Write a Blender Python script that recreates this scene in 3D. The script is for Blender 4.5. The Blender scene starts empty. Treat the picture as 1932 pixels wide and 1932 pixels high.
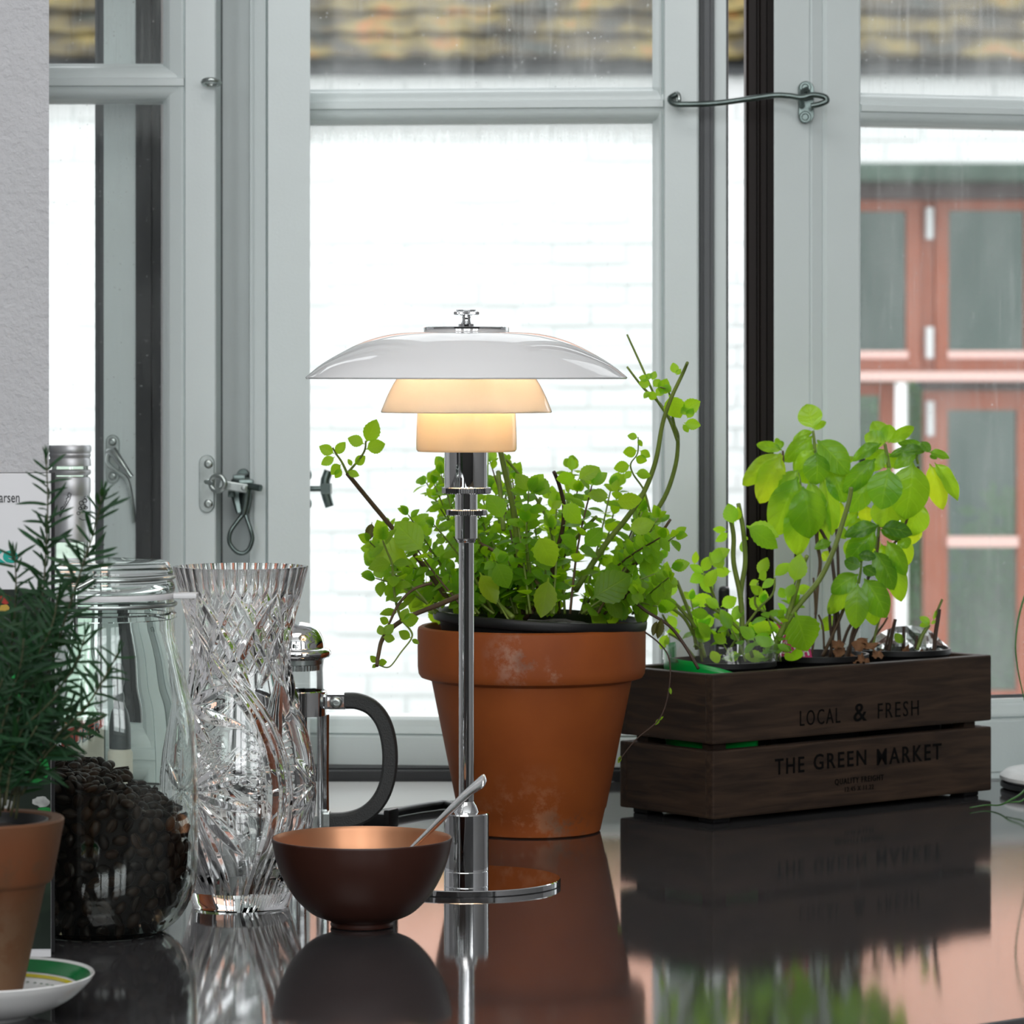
import bpy, bmesh, math, random
import numpy as np
from mathutils import Vector, Matrix, noise as mnoise

random.seed(7)
C = bpy.context.scene.collection
SC = bpy.context.scene
R = math.radians
F = 6800.0            # focal length in pixels of the 1932 px frame
HORIZON = 710.0       # picture row of the eye level
CT = 0.90             # height of the worktop
EYE = 0.3204          # eye above the worktop
CZ = CT + EYE

# ------------------------------------------------------------------ camera
cam = bpy.data.cameras.new('camera')
cam.sensor_width = 36.0
cam.lens = F / 1932.0 * 36.0
cam.shift_x = 0.0
cam.shift_y = (HORIZON - 966.0) / 1932.0
cam.clip_start = 0.05
cam.clip_end = 300
cam.dof.use_dof = True
cam.dof.focus_distance = 2.27
cam.dof.aperture_fstop = cam.lens / 5.6
camo = bpy.data.objects.new('camera', cam)
C.objects.link(camo)
camo.location = (0, 0, CZ)
camo.rotation_euler = (R(90), 0, 0)
SC.camera = camo

# ------------------------------------------------------------------ sky, exposure
world = bpy.data.worlds.new('overcast_sky')
SC.world = world
world.use_nodes = True
wn = world.node_tree
bg = wn.nodes['Background']
bg.inputs['Color'].default_value = (0.97, 1.0, 1.03, 1)
bg.inputs['Strength'].default_value = 2.4
SC.view_settings.view_transform = 'Standard'
SC.view_settings.look = 'None'
SC.view_settings.gamma = 1
SC.view_settings.use_curve_mapping = False
SC.view_settings.exposure = 0.0
cy = SC.cycles
cy.use_denoising = True
cy.max_bounces = 16
cy.diffuse_bounces = 5
cy.glossy_bounces = 6
cy.transmission_bounces = 14
cy.transparent_max_bounces = 24
cy.sample_clamp_indirect = 60


# daylight that comes through the three high windows in the wall behind the photographer
WIN_REAR = [(-1.75, -.72), (-.42, .62), (.92, 1.95)]
WIN_DAY = 4.4          # radiance of these added area lights, tuned to brighten the interior
for a0, a1 in WIN_REAR:
    li = bpy.data.lights.new('window_daylight', 'AREA')
    li.shape = 'RECTANGLE'
    li.size = a1 - a0 - .12
    li.size_y = 1.12
    li.energy = WIN_DAY * math.pi * li.size * li.size_y
    li.color = (.98, 1.0, 1.01)
    lo = bpy.data.objects.new('window_daylight', li)
    C.objects.link(lo)
    lo.location = ((a0 + a1) / 2, -.835, 2.04)
    lo.rotation_euler = (R(90), 0, 0)

# added area light under the ceiling that brightens the top shade
li = bpy.data.lights.new('added_ceiling_fill', 'AREA')
li.shape = 'RECTANGLE'; li.size = 1.2; li.size_y = .8
li.energy = 4.2 * math.pi * 1.2 * .8
li.color = (1.0, .98, .96)
lo = bpy.data.objects.new('added_ceiling_fill', li)
C.objects.link(lo)
lo.location = (-.35, 1.25, 2.70)


# ------------------------------------------------------------------ helpers
def P(px, py, d):
    """world point that stands at distance d and is seen at picture point px, py"""
    return Vector(((px - 966) / F * d, d, CZ - (py - HORIZON) / F * d))


def PX(px, d):
    return (px - 966) / F * d


def PZ(py, d):
    return CZ - (py - HORIZON) / F * d


def tag(o, label=None, cat=None, group=None, kind=None):
    if label: o['label'] = label
    if cat: o['category'] = cat
    if group: o['group'] = group
    if kind: o['kind'] = kind
    return o


def thing(name, label, cat, loc, group=None, kind=None):
    o = bpy.data.objects.new(name, None)
    o.empty_display_size = 0.02
    C.objects.link(o)
    o.location = loc
    return tag(o, label, cat, group, kind)


def org(o):
    v = Vector((0, 0, 0))
    while o is not None:
        v = v + Vector(o.location)
        o = o.parent
    return v


class MB:
    def __init__(s, xf=None):
        s.v = []; s.f = []; s.uv = []; s.xf = xf; s.m = []

    def add(s, vs, fs, uvs=None, mi=0):
        n = len(s.v)
        if s.xf is not None:
            vs = [s.xf @ Vector(q) for q in vs]
        s.v.extend([tuple(q) for q in vs])
        s.f.extend([tuple(i + n for i in q) for q in fs])
        s.m.extend([mi] * len(fs))
        if uvs is not None:
            s.uv.extend(uvs)
        return s

    def box(s, x0, x1, y0, y1, z0, z1, b=0.0):
        if x1 < x0: x0, x1 = x1, x0
        if y1 < y0: y0, y1 = y1, y0
        if z1 < z0: z0, z1 = z1, z0
        b = min(b, (x1 - x0) * .45, (y1 - y0) * .45, (z1 - z0) * .45)
        if b <= 0:
            vs = [(x, y, z) for x in (x0, x1) for y in (y0, y1) for z in (z0, z1)]
            fs = [(0, 1, 3, 2), (4, 6, 7, 5), (0, 4, 5, 1), (2, 3, 7, 6), (0, 2, 6, 4), (1, 5, 7, 3)]
            return s.add(vs, fs)
        bm = bmesh.new()
        bmesh.ops.create_cube(bm, size=1)
        for q in bm.verts:
            q.co = Vector(((x0 + x1) / 2 + q.co.x * (x1 - x0), (y0 + y1) / 2 + q.co.y * (y1 - y0), (z0 + z1) / 2 + q.co.z * (z1 - z0)))
        bmesh.ops.bevel(bm, geom=bm.edges[:], offset=b, segments=2, profile=.6, affect='EDGES')
        bm.verts.index_update()
        vs = [tuple(q.co) for q in bm.verts]
        fs = [tuple(q.index for q in fc.verts) for fc in bm.faces]
        bm.free()
        return s.add(vs, fs)

    def prism(s, poly, z0, z1):
        n = len(poly)
        ar = sum(poly[i][0] * poly[(i + 1) % n][1] - poly[(i + 1) % n][0] * poly[i][1] for i in range(n))
        if ar < 0: poly = poly[::-1]
        vs = [(x, y, z0) for x, y in poly] + [(x, y, z1) for x, y in poly]
        fs = [(i, (i + 1) % n, (i + 1) % n + n, i + n) for i in range(n)]
        fs += [tuple(range(n - 1, -1, -1)), tuple(range(n, 2 * n))]
        return s.add(vs, fs)

    def rail(s, poly, x0, x1):
        """profile in (y, z) pulled along x"""
        n = len(poly)
        ar = sum(poly[i][0] * poly[(i + 1) % n][1] - poly[(i + 1) % n][0] * poly[i][1] for i in range(n))
        if ar < 0: poly = poly[::-1]
        vs = [(x0, y, z) for y, z in poly] + [(x1, y, z) for y, z in poly]
        fs = [(i, (i + 1) % n, (i + 1) % n + n, i + n) for i in range(n)]
        fs += [tuple(range(n - 1, -1, -1)), tuple(range(n, 2 * n))]
        return s.add(vs, fs)

    def tube(s, pts, r, n=8, flat=1.0):
        pts = [Vector(q) for q in pts]
        k = len(pts)
        rr = r if isinstance(r, (list, tuple)) else [r] * k
        t0 = (pts[1] - pts[0]).normalized()
        up = Vector((0, 0, 1)) if abs(t0.z) < .9 else Vector((0, 1, 0))
        nx = t0.cross(up).normalized()
        vs = []
        for i, q in enumerate(pts):
            t = (pts[min(i + 1, k - 1)] - pts[max(i - 1, 0)]).normalized()
            nx = (nx - t * nx.dot(t)).normalized()
            ny = t.cross(nx)
            for j in range(n):
                a = 2 * math.pi * j / n
                vs.append(q + nx * (math.cos(a) * rr[i]) + ny * (math.sin(a) * rr[i] * flat))
        fs = []
        for i in range(k - 1):
            for j in range(n):
                j2 = (j + 1) % n
                fs.append((i * n + j, i * n + j2, (i + 1) * n + j2, (i + 1) * n + j))
        fs.append(tuple(range(n - 1, -1, -1)))
        fs.append(tuple((k - 1) * n + j for j in range(n)))
        return s.add(vs, fs)

    def ring(s, c, rad, r, n=20, m=8, ax=(0, 0, 1), sx=1.0):
        c = Vector(c); ax = Vector(ax).normalized()
        u = ax.orthogonal().normalized(); w = ax.cross(u)
        vs = []; fs = []
        for i in range(n):
            a = 2 * math.pi * i / n
            d = u * math.cos(a) + w * math.sin(a)
            for j in range(m):
                b = 2 * math.pi * j / m
                vs.append(c + d * (rad + r * math.cos(b)) + ax * (r * math.sin(b)))
        for i in range(n):
            for j in range(m):
                fs.append((i * m + j, ((i + 1) % n) * m + j, ((i + 1) % n) * m + (j + 1) % m, i * m + (j + 1) % m))
        return s.add(vs, fs)

    def lathe(s, prof, c, n=48, knurl=None):
        """prof: (r, z) from bottom/outside round; c: centre (x, y, z)"""
        vs = []; idx = []
        for i, (r, z) in enumerate(prof):
            if r <= 1e-7:
                idx.append([len(vs)] * n)
                vs.append((c[0], c[1], c[2] + z))
            else:
                row = []
                for j in range(n):
                    a = 2 * math.pi * j / n
                    q = r
                    if knurl and i in knurl[0]:
                        q = r - (knurl[1] if j % 2 else 0)
                    row.append(len(vs))
                    vs.append((c[0] + q * math.cos(a), c[1] + q * math.sin(a), c[2] + z))
                idx.append(row)
        fs = []
        for i in range(len(prof) - 1):
            A, B = idx[i], idx[i + 1]
            for j in range(n):
                j2 = (j + 1) % n
                q = [A[j], A[j2], B[j2], B[j]]
                q = [x for k, x in enumerate(q) if x not in q[:k]]
                if len(q) >= 3:
                    fs.append(tuple(q))
        return s.add(vs, fs)

    def ball(s, c, r, n=12, m=8, sc=(1, 1, 1)):
        prof = [(math.sin(math.pi * i / m) * r, -math.cos(math.pi * i / m) * r) for i in range(m + 1)]
        prof[0] = (0, -r); prof[-1] = (0, r)
        t = MB(); t.lathe(prof, (0, 0, 0), n)
        return s.add([(c[0] + x * sc[0], c[1] + y * sc[1], c[2] + z * sc[2]) for x, y, z in t.v], t.f)

    def mesh(s, name, o=Vector((0, 0, 0)), smooth=None):
        me = bpy.data.meshes.new(name)
        me.from_pydata([(x - o.x, y - o.y, z - o.z) for x, y, z in s.v], [], s.f)
        if s.uv and len(s.uv) == len(s.v):
            ul = me.uv_layers.new(name='uv')
            li = np.empty(len(me.loops), dtype=np.int32)
            me.loops.foreach_get('vertex_index', li)
            arr = np.array(s.uv, dtype=np.float32)[li]
            ul.data.foreach_set('uv', arr.ravel())
        if smooth is not None:
            me.shade_smooth()
            if smooth < 179:
                me.set_sharp_from_angle(angle=R(smooth))
        me.update()
        return me

    def build(s, name, mat, parent=None, smooth=None, label=None, kind=None):
        o0 = org(parent) if parent is not None else Vector((0, 0, 0))
        me = s.mesh(name, o0, smooth)
        if isinstance(mat, (list, tuple)):
            for q in mat: me.materials.append(q)
            me.polygons.foreach_set('material_index', s.m)
        elif mat: me.materials.append(mat)
        o = bpy.data.objects.new(name, me)
        C.objects.link(o)
        if parent is not None: o.parent = parent
        return tag(o, label, None, None, kind)


def catmull(pts, k=6):
    pts = [Vector(q) for q in pts]
    out = []
    for i in range(len(pts) - 1):
        p0 = pts[max(i - 1, 0)]; p1 = pts[i]; p2 = pts[i + 1]; p3 = pts[min(i + 2, len(pts) - 1)]
        for j in range(k):
            t = j / k
            out.append(.5 * ((2 * p1) + (p2 - p0) * t + (2 * p0 - 5 * p1 + 4 * p2 - p3) * t * t + (3 * p1 - p0 - 3 * p2 + p3) * t ** 3))
    out.append(pts[-1])
    return out


# ------------------------------------------------------------------ materials
def nt(name):
    m = bpy.data.materials.new(name)
    m.use_nodes = True
    t = m.node_tree
    t.nodes.clear()
    return m, t, t.nodes.new('ShaderNodeOutputMaterial')


def pbr(name, col, rough=.5, metal=0.0, noise=0.0, nscale=30, bump=0.0, bscale=200, spec=.5, stretch=(1, 1, 1), col2=None, coat=0.0, ior=1.5, thr=None, ovar=0.0):
    m, t, out = nt(name)
    b = t.nodes.new('ShaderNodeBsdfPrincipled')
    b.inputs['Base Color'].default_value = (*col, 1)
    b.inputs['Roughness'].default_value = rough
    b.inputs['Metallic'].default_value = metal
    b.inputs['Specular IOR Level'].default_value = spec
    b.inputs['Coat Weight'].default_value = coat
    b.inputs['IOR'].default_value = ior
    tc = t.nodes.new('ShaderNodeTexCoord')
    mp = t.nodes.new('ShaderNodeMapping')
    mp.inputs['Scale'].default_value = stretch
    t.links.new(tc.outputs['Object'], mp.inputs['Vector'])
    last = None
    if noise > 0:
        n = t.nodes.new('ShaderNodeTexNoise')
        n.inputs['Scale'].default_value = nscale
        n.inputs['Detail'].default_value = 5
        t.links.new(mp.outputs[0], n.inputs['Vector'])
        r = t.nodes.new('ShaderNodeValToRGB')
        lo, hi = thr if thr else (.3, .7)
        r.color_ramp.elements[0].position = lo
        r.color_ramp.elements[1].position = hi
        c2 = col2 if col2 else tuple(max(0, x * (1 - noise)) for x in col)
        r.color_ramp.elements[0].color = (*c2, 1)
        r.color_ramp.elements[1].color = (*col, 1)
        t.links.new(n.outputs['Fac'], r.inputs[0])
        last = r.outputs[0]
    if ovar > 0:
        oi = t.nodes.new('ShaderNodeObjectInfo')
        hs = t.nodes.new('ShaderNodeHueSaturation')
        mr = t.nodes.new('ShaderNodeMapRange')
        mr.inputs['To Min'].default_value = 1 - ovar
        mr.inputs['To Max'].default_value = 1 + ovar
        t.links.new(oi.outputs['Random'], mr.inputs['Value'])
        t.links.new(mr.outputs[0], hs.inputs['Value'])
        if last: t.links.new(last, hs.inputs['Color'])
        else: hs.inputs['Color'].default_value = (*col, 1)
        last = hs.outputs[0]
    if last: t.links.new(last, b.inputs['Base Color'])
    if bump > 0:
        n2 = t.nodes.new('ShaderNodeTexNoise')
        n2.inputs['Scale'].default_value = bscale
        n2.inputs['Detail'].default_value = 4
        t.links.new(mp.outputs[0], n2.inputs['Vector'])
        bu = t.nodes.new('ShaderNodeBump')
        bu.inputs['Strength'].default_value = bump
        bu.inputs['Distance'].default_value = .002
        t.links.new(n2.outputs['Fac'], bu.inputs['Height'])
        t.links.new(bu.outputs[0], b.inputs['Normal'])
    t.links.new(b.outputs[0], out.inputs[0])
    return m


def glass(name, col=(1, 1, 1), rough=0.0, ior=1.5):
    m, t, out = nt(name)
    g = t.nodes.new('ShaderNodeBsdfGlass')
    g.inputs['Color'].default_value = (*col, 1)
    g.inputs['Roughness'].default_value = rough
    g.inputs['IOR'].default_value = ior
    t.links.new(g.outputs[0], out.inputs[0])
    return m


def thin(name, tint=(1, 1, 1), refl=.06, film=0.0, filmcol=(.8, .8, .8)):
    """thin clear sheet: cellophane, bottle wall"""
    m, t, out = nt(name)
    tr = t.nodes.new('ShaderNodeBsdfTransparent'); tr.inputs[0].default_value = (*tint, 1)
    gl = t.nodes.new('ShaderNodeBsdfGlossy'); gl.inputs['Roughness'].default_value = .04
    lw = t.nodes.new('ShaderNodeLayerWeight'); lw.inputs['Blend'].default_value = .25
    mr = t.nodes.new('ShaderNodeMapRange'); mr.inputs['To Min'].default_value = refl; mr.inputs['To Max'].default_value = .9
    t.links.new(lw.outputs['Fresnel'], mr.inputs['Value'])
    mx = t.nodes.new('ShaderNodeMixShader')
    t.links.new(mr.outputs[0], mx.inputs[0]); t.links.new(tr.outputs[0], mx.inputs[1]); t.links.new(gl.outputs[0], mx.inputs[2])
    if film > 0:
        d = t.nodes.new('ShaderNodeBsdfDiffuse'); d.inputs[0].default_value = (*filmcol, 1)
        m2 = t.nodes.new('ShaderNodeMixShader'); m2.inputs[0].default_value = film
        t.links.new(mx.outputs[0], m2.inputs[1]); t.links.new(d.outputs[0], m2.inputs[2])
        mx = m2
    t.links.new(mx.outputs[0], out.inputs[0])
    return m


def pane_mat(name, base, amount, topband=(.93, .99), topamt=.5, speck=.5):
    """window glass with a film of dust: clear sheet, faint mirror, dust that scatters light"""
    m, t, out = nt(name)
    L = t.links.new
    tc = t.nodes.new('ShaderNodeTexCoord')
    tr = t.nodes.new('ShaderNodeBsdfTransparent'); tr.inputs[0].default_value = (.985, .995, .99, 1)
    gl = t.nodes.new('ShaderNodeBsdfGlossy'); gl.inputs['Roughness'].default_value = .0
    lw = t.nodes.new('ShaderNodeLayerWeight'); lw.inputs['Blend'].default_value = .12
    m1 = t.nodes.new('ShaderNodeMixShader')
    L(lw.outputs['Fresnel'], m1.inputs[0]); L(tr.outputs[0], m1.inputs[1]); L(gl.outputs[0], m1.inputs[2])
    di = t.nodes.new('ShaderNodeBsdfDiffuse'); di.inputs[0].default_value = (.75, .76, .75, 1)
    tl = t.nodes.new('ShaderNodeBsdfTranslucent'); tl.inputs[0].default_value = (.75, .76, .75, 1)
    md = t.nodes.new('ShaderNodeMixShader'); md.inputs[0].default_value = .5
    L(di.outputs[0], md.inputs[1]); L(tl.outputs[0], md.inputs[2])
    mp = t.nodes.new('ShaderNodeMapping'); mp.inputs['Scale'].default_value = (26, 26, 9)
    L(tc.outputs['Object'], mp.inputs[0])
    n1 = t.nodes.new('ShaderNodeTexNoise'); n1.inputs['Scale'].default_value = 1; n1.inputs['Detail'].default_value = 6
    L(mp.outputs[0], n1.inputs['Vector'])
    r1 = t.nodes.new('ShaderNodeMapRange'); r1.inputs['From Min'].default_value = .42; r1.inputs['From Max'].default_value = .75
    r1.inputs['To Min'].default_value = base; r1.inputs['To Max'].default_value = amount
    L(n1.outputs['Fac'], r1.inputs['Value'])
    # run marks
    mp2 = t.nodes.new('ShaderNodeMapping'); mp2.inputs['Scale'].default_value = (330, 330, 14)
    L(tc.outputs['Object'], mp2.inputs[0])
    n2 = t.nodes.new('ShaderNodeTexNoise'); n2.inputs['Scale'].default_value = 1; n2.inputs['Detail'].default_value = 3
    L(mp2.outputs[0], n2.inputs['Vector'])
    r2 = t.nodes.new('ShaderNodeMapRange'); r2.inputs['From Min'].default_value = .55; r2.inputs['From Max'].default_value = .8
    r2.inputs['To Max'].default_value = amount * .8
    L(n2.outputs['Fac'], r2.inputs['Value'])
    # dried drops
    v = t.nodes.new('ShaderNodeTexVoronoi'); v.inputs['Scale'].default_value = 190
    L(tc.outputs['Object'], v.inputs['Vector'])
    r3 = t.nodes.new('ShaderNodeMapRange'); r3.inputs['From Min'].default_value = .2; r3.inputs['From Max'].default_value = .1
    r3.inputs['To Max'].default_value = speck
    L(v.outputs['Distance'], r3.inputs['Value'])
    vr = t.nodes.new('ShaderNodeMath'); vr.operation = 'GREATER_THAN'; vr.inputs[1].default_value = .8
    sep = t.nodes.new('ShaderNodeSeparateColor'); L(v.outputs['Color'], sep.inputs[0]); L(sep.outputs[0], vr.inputs[0])
    mu = t.nodes.new('ShaderNodeMath'); mu.operation = 'MULTIPLY'; L(r3.outputs[0], mu.inputs[0]); L(vr.outputs[0], mu.inputs[1])
    # dust caught under the glazing bar
    sx = t.nodes.new('ShaderNodeSeparateXYZ'); L(tc.outputs['Generated'], sx.inputs[0])
    ad0 = t.nodes.new('ShaderNodeMath'); ad0.operation = 'MULTIPLY_ADD'; ad0.inputs[1].default_value = .06
    L(n2.outputs['Fac'], ad0.inputs[0]); L(sx.outputs['Z'], ad0.inputs[2])
    r4 = t.nodes.new('ShaderNodeMapRange'); r4.inputs['From Min'].default_value = topband[0] + .03; r4.inputs['From Max'].default_value = topband[1] + .03
    r4.inputs['To Max'].default_value = topamt
    L(ad0.outputs[0], r4.inputs['Value'])
    a1 = t.nodes.new('ShaderNodeMath'); L(r1.outputs[0], a1.inputs[0]); L(r2.outputs[0], a1.inputs[1])
    a2 = t.nodes.new('ShaderNodeMath'); L(a1.outputs[0], a2.inputs[0]); L(mu.outputs[0], a2.inputs[1])
    a3 = t.nodes.new('ShaderNodeMath'); a3.use_clamp = True; L(a2.outputs[0], a3.inputs[0]); L(r4.outputs[0], a3.inputs[1])
    hf = t.nodes.new('ShaderNodeMath'); hf.operation = 'MULTIPLY'; hf.inputs[1].default_value = .55; L(a3.outputs[0], hf.inputs[0])
    mx = t.nodes.new('ShaderNodeMixShader')
    L(hf.outputs[0], mx.inputs[0]); L(m1.outputs[0], mx.inputs[1]); L(md.outputs[0], mx.inputs[2])
    L(mx.outputs[0], out.inputs[0])
    return m


def leaf_mat(name, col, tcol, trans=.5, rough=.35, vein=.25, veins=7.0, spec=.5):
    m, t, out = nt(name)
    L = t.links.new
    uv = t.nodes.new('ShaderNodeUVMap'); uv.uv_map = 'uv'
    s = t.nodes.new('ShaderNodeSeparateXYZ'); L(uv.outputs[0], s.inputs[0])
    ab = t.nodes.new('ShaderNodeMath'); ab.operation = 'ABSOLUTE'; L(s.outputs['X'], ab.inputs[0])
    mid = t.nodes.new('ShaderNodeMapRange'); mid.inputs['From Min'].default_value = .07; mid.inputs['From Max'].default_value = .03
    L(ab.outputs[0], mid.inputs['Value'])
    k = t.nodes.new('ShaderNodeMath'); k.operation = 'MULTIPLY_ADD'; k.inputs[1].default_value = -.28; L(ab.outputs[0], k.inputs[0]); L(s.outputs['Y'], k.inputs[2])
    k2 = t.nodes.new('ShaderNodeMath'); k2.operation = 'MULTIPLY'; k2.inputs[1].default_value = veins; L(k.outputs[0], k2.inputs[0])
    fr = t.nodes.new('ShaderNodeMath'); fr.operation = 'PINGPONG'; fr.inputs[1].default_value = .5; L(k2.outputs[0], fr.inputs[0])
    sv = t.nodes.new('ShaderNodeMapRange'); sv.inputs['From Min'].default_value = .09; sv.inputs['From Max'].default_value = .02
    L(fr.outputs[0], sv.inputs['Value'])
    mxv = t.nodes.new('ShaderNodeMath'); mxv.operation = 'MAXIMUM'; L(mid.outputs[0], mxv.inputs[0]); L(sv.outputs[0], mxv.inputs[1])
    vf = t.nodes.new('ShaderNodeMath'); vf.operation = 'MULTIPLY'; vf.inputs[1].default_value = vein; L(mxv.outputs[0], vf.inputs[0])
    oi = t.nodes.new('ShaderNodeObjectInfo')
    ml = t.nodes.new('ShaderNodeMix'); ml.data_type = 'RGBA'; ml.blend_type = 'MULTIPLY'; ml.inputs[0].default_value = 1
    ml.inputs[6].default_value = (*col, 1); L(oi.outputs['Color'], ml.inputs[7])
    ml2 = t.nodes.new('ShaderNodeMix'); ml2.data_type = 'RGBA'; ml2.blend_type = 'MULTIPLY'; ml2.inputs[0].default_value = 1
    ml2.inputs[6].default_value = (*tcol, 1); L(oi.outputs['Color'], ml2.inputs[7])
    cv = t.nodes.new('ShaderNodeMix'); cv.data_type = 'RGBA'; L(vf.outputs[0], cv.inputs[0]); L(ml.outputs[2], cv.inputs[6])
    cv.inputs[7].default_value = (col[0] * 2.2 + .05, col[1] * 1.5 + .05, col[2] * 1.6 + .01, 1)
    b = t.nodes.new('ShaderNodeBsdfPrincipled')
    b.inputs['Roughness'].default_value = rough
    b.inputs['Specular IOR Level'].default_value = spec
    L(cv.outputs[2], b.inputs['Base Color'])
    bu = t.nodes.new('ShaderNodeBump'); bu.inputs['Strength'].default_value = .5; bu.inputs['Distance'].default_value = .0008
    inv = t.nodes.new('ShaderNodeMath'); inv.operation = 'SUBTRACT'; inv.inputs[0].default_value = 1; L(mxv.outputs[0], inv.inputs[1])
    L(inv.outputs[0], bu.inputs['Height']); L(bu.outputs[0], b.inputs['Normal'])
    tl = t.nodes.new('ShaderNodeBsdfTranslucent')
    L(ml2.outputs[2], tl.inputs[0])
    mx = t.nodes.new('ShaderNodeMixShader'); mx.inputs[0].default_value = trans
    L(b.outputs[0], mx.inputs[1]); L(tl.outputs[0], mx.inputs[2]); L(mx.outputs[0], out.inputs[0])
    return m


def opal(name, col, trans, rough=.08):
    m, t, out = nt(name)
    L = t.links.new
    d = t.nodes.new('ShaderNodeBsdfDiffuse'); d.inputs[0].default_value = (*col, 1)
    tl = t.nodes.new('ShaderNodeBsdfTranslucent'); tl.inputs[0].default_value = (*col, 1)
    m1 = t.nodes.new('ShaderNodeMixShader'); m1.inputs[0].default_value = trans
    L(d.outputs[0], m1.inputs[1]); L(tl.outputs[0], m1.inputs[2])
    gl = t.nodes.new('ShaderNodeBsdfGlossy'); gl.inputs['Roughness'].default_value = rough
    fz = t.nodes.new('ShaderNodeFresnel'); fz.inputs[0].default_value = 1.52
    m2 = t.nodes.new('ShaderNodeMixShader')
    L(fz.outputs[0], m2.inputs[0]); L(m1.outputs[0], m2.inputs[1]); L(gl.outputs[0], m2.inputs[2])
    L(m2.outputs[0], out.inputs[0])
    return m


def wood_mat(name, c1, c2, axis):
    m, t, out = nt(name)
    L = t.links.new
    tc = t.nodes.new('ShaderNodeTexCoord')
    mp = t.nodes.new('ShaderNodeMapping')
    mp.inputs['Rotation'].default_value = (0, 0, -axis)
    L(tc.outputs['Object'], mp.inputs[0])
    mp2 = t.nodes.new('ShaderNodeMapping')
    mp2.inputs['Scale'].default_value = (14, 140, 140)
    L(mp.outputs[0], mp2.inputs[0])
    n = t.nodes.new('ShaderNodeTexNoise'); n.inputs['Scale'].default_value = 1.4; n.inputs['Detail'].default_value = 7; n.inputs['Distortion'].default_value = .6
    L(mp2.outputs[0], n.inputs['Vector'])
    r = t.nodes.new('ShaderNodeValToRGB')
    r.color_ramp.elements[0].position = .35; r.color_ramp.elements[1].position = .68
    r.color_ramp.elements[0].color = (*c2, 1); r.color_ramp.elements[1].color = (*c1, 1)
    L(n.outputs['Fac'], r.inputs[0])
    b = t.nodes.new('ShaderNodeBsdfPrincipled'); b.inputs['Roughness'].default_value = .62
    b.inputs['Specular IOR Level'].default_value = .3
    L(r.outputs[0], b.inputs['Base Color'])
    bu = t.nodes.new('ShaderNodeBump'); bu.inputs['Strength'].default_value = .4; bu.inputs['Distance'].default_value = .0006
    L(n.outputs['Fac'], bu.inputs['Height']); L(bu.outputs[0], b.inputs['Normal'])
    L(b.outputs[0], out.inputs[0])
    return m


M = {}
M['paint'] = pbr('grey_green_paint', (.67, .73, .725), .33, noise=.03, nscale=14, bump=.05, bscale=400)
M['plaster'] = pbr('white_plaster', (.56, .56, .58), .85, noise=.04, nscale=30, bump=.9, bscale=230)
M['room'] = pbr('room_white', (.74, .74, .73), .9)
M['ceiling'] = pbr('ceiling_white', (.88, .88, .87), .9)
M['room_side'] = pbr('side_wall_paint', (.34, .34, .345), .85)
M['room_grey'] = pbr('grey_wall_paint', (.07, .07, .072), .8)
M['floor'] = pbr('oak_floor', (.30, .22, .15), .5, noise=.3, nscale=8)
M['gasket'] = pbr('black_rubber', (.018, .019, .021), .5)
M['gasket_grey'] = pbr('grey_rubber', (.09, .095, .10), .5)
M['brown_alu'] = pbr('dark_brown_frame', (.010, .005, .0035), .5, spec=.25)
M['black'] = pbr('black_plastic', (.006, .006, .0065), .42, spec=.35)
M['chrome'] = pbr('chrome', (.78, .79, .80), .035, metal=1)
M['steel'] = pbr('zinc_steel', (.56, .61, .59), .28, metal=1, noise=.3, nscale=120)
M['darksteel'] = pbr('dark_zinc', (.16, .20, .19), .30, metal=1, noise=.3, nscale=120)
M['alu'] = pbr('brushed_aluminium', (.66, .66, .68), .45, metal=.9)
M['terracotta'] = pbr('terracotta', (.47, .15, .055), .6, noise=.25, nscale=35, bump=.15, bscale=300, spec=.35)
M['terracotta_old'] = pbr('weathered_terracotta', (.40, .21, .12), .8, noise=.4, nscale=60, bump=.3, bscale=300, col2=(.30, .11, .05))
M['soil'] = pbr('soil', (.045, .028, .018), .95, noise=.6, nscale=200, bump=1, bscale=250)
M['bowl_out'] = pbr('brown_lacquer', (.042, .013, .008), .38, spec=.4)
M['bowl_in'] = pbr('copper_lining', (.52, .25, .135), .36, metal=.8)
M['porcelain'] = pbr('white_porcelain', (.78, .78, .77), .12)
M['green_glaze'] = pbr('green_glaze', (.0, .16, .035), .15)
M['yellow_glaze'] = pbr('yellow_glaze', (.60, .50, .02), .15)
M['white_print'] = pbr('white_card', (.70, .70, .72), .6)
M['ink'] = pbr('black_ink', (.012, .012, .014), .6)
M['teal_ink'] = pbr('teal_ink', (.0, .33, .27), .6)
M['pageblock'] = pbr('page_edges', (.75, .74, .72), .8)
M['wood'] = None
M['stamp'] = pbr('stamped_ink', (.003, .003, .003), .9, spec=.1)
M['magenta'] = pbr('magenta_card', (.62, .02, .17), .5)
M['bean'] = pbr('roasted_bean', (.026, .012, .006), .45, noise=.3, nscale=200, ovar=.6, spec=.22)
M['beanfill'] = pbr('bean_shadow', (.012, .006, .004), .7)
M['spoon'] = pbr('polished_steel', (.88, .88, .88), .22, metal=1)
M['rubber_white'] = pbr('white_rubber', (.72, .72, .73), .5)
M['jar_glass'] = glass('jar_glass', (.955, .985, .972), 0, 1.5)
M['crystal'] = glass('lead_crystal', (1, 1, 1), 0, 1.54)
M['press_glass'] = thin('press_glass', (.97, .98, .98), .05)
M['bottle_glass'] = thin('bottle_glass', (.85, .93, .86), .06)
M['film'] = thin('cellophane', (.93, .95, .94), .10, film=.04)
M['sleeve'] = pbr('green_sleeve', (.0, .30, .045), .3)
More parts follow.
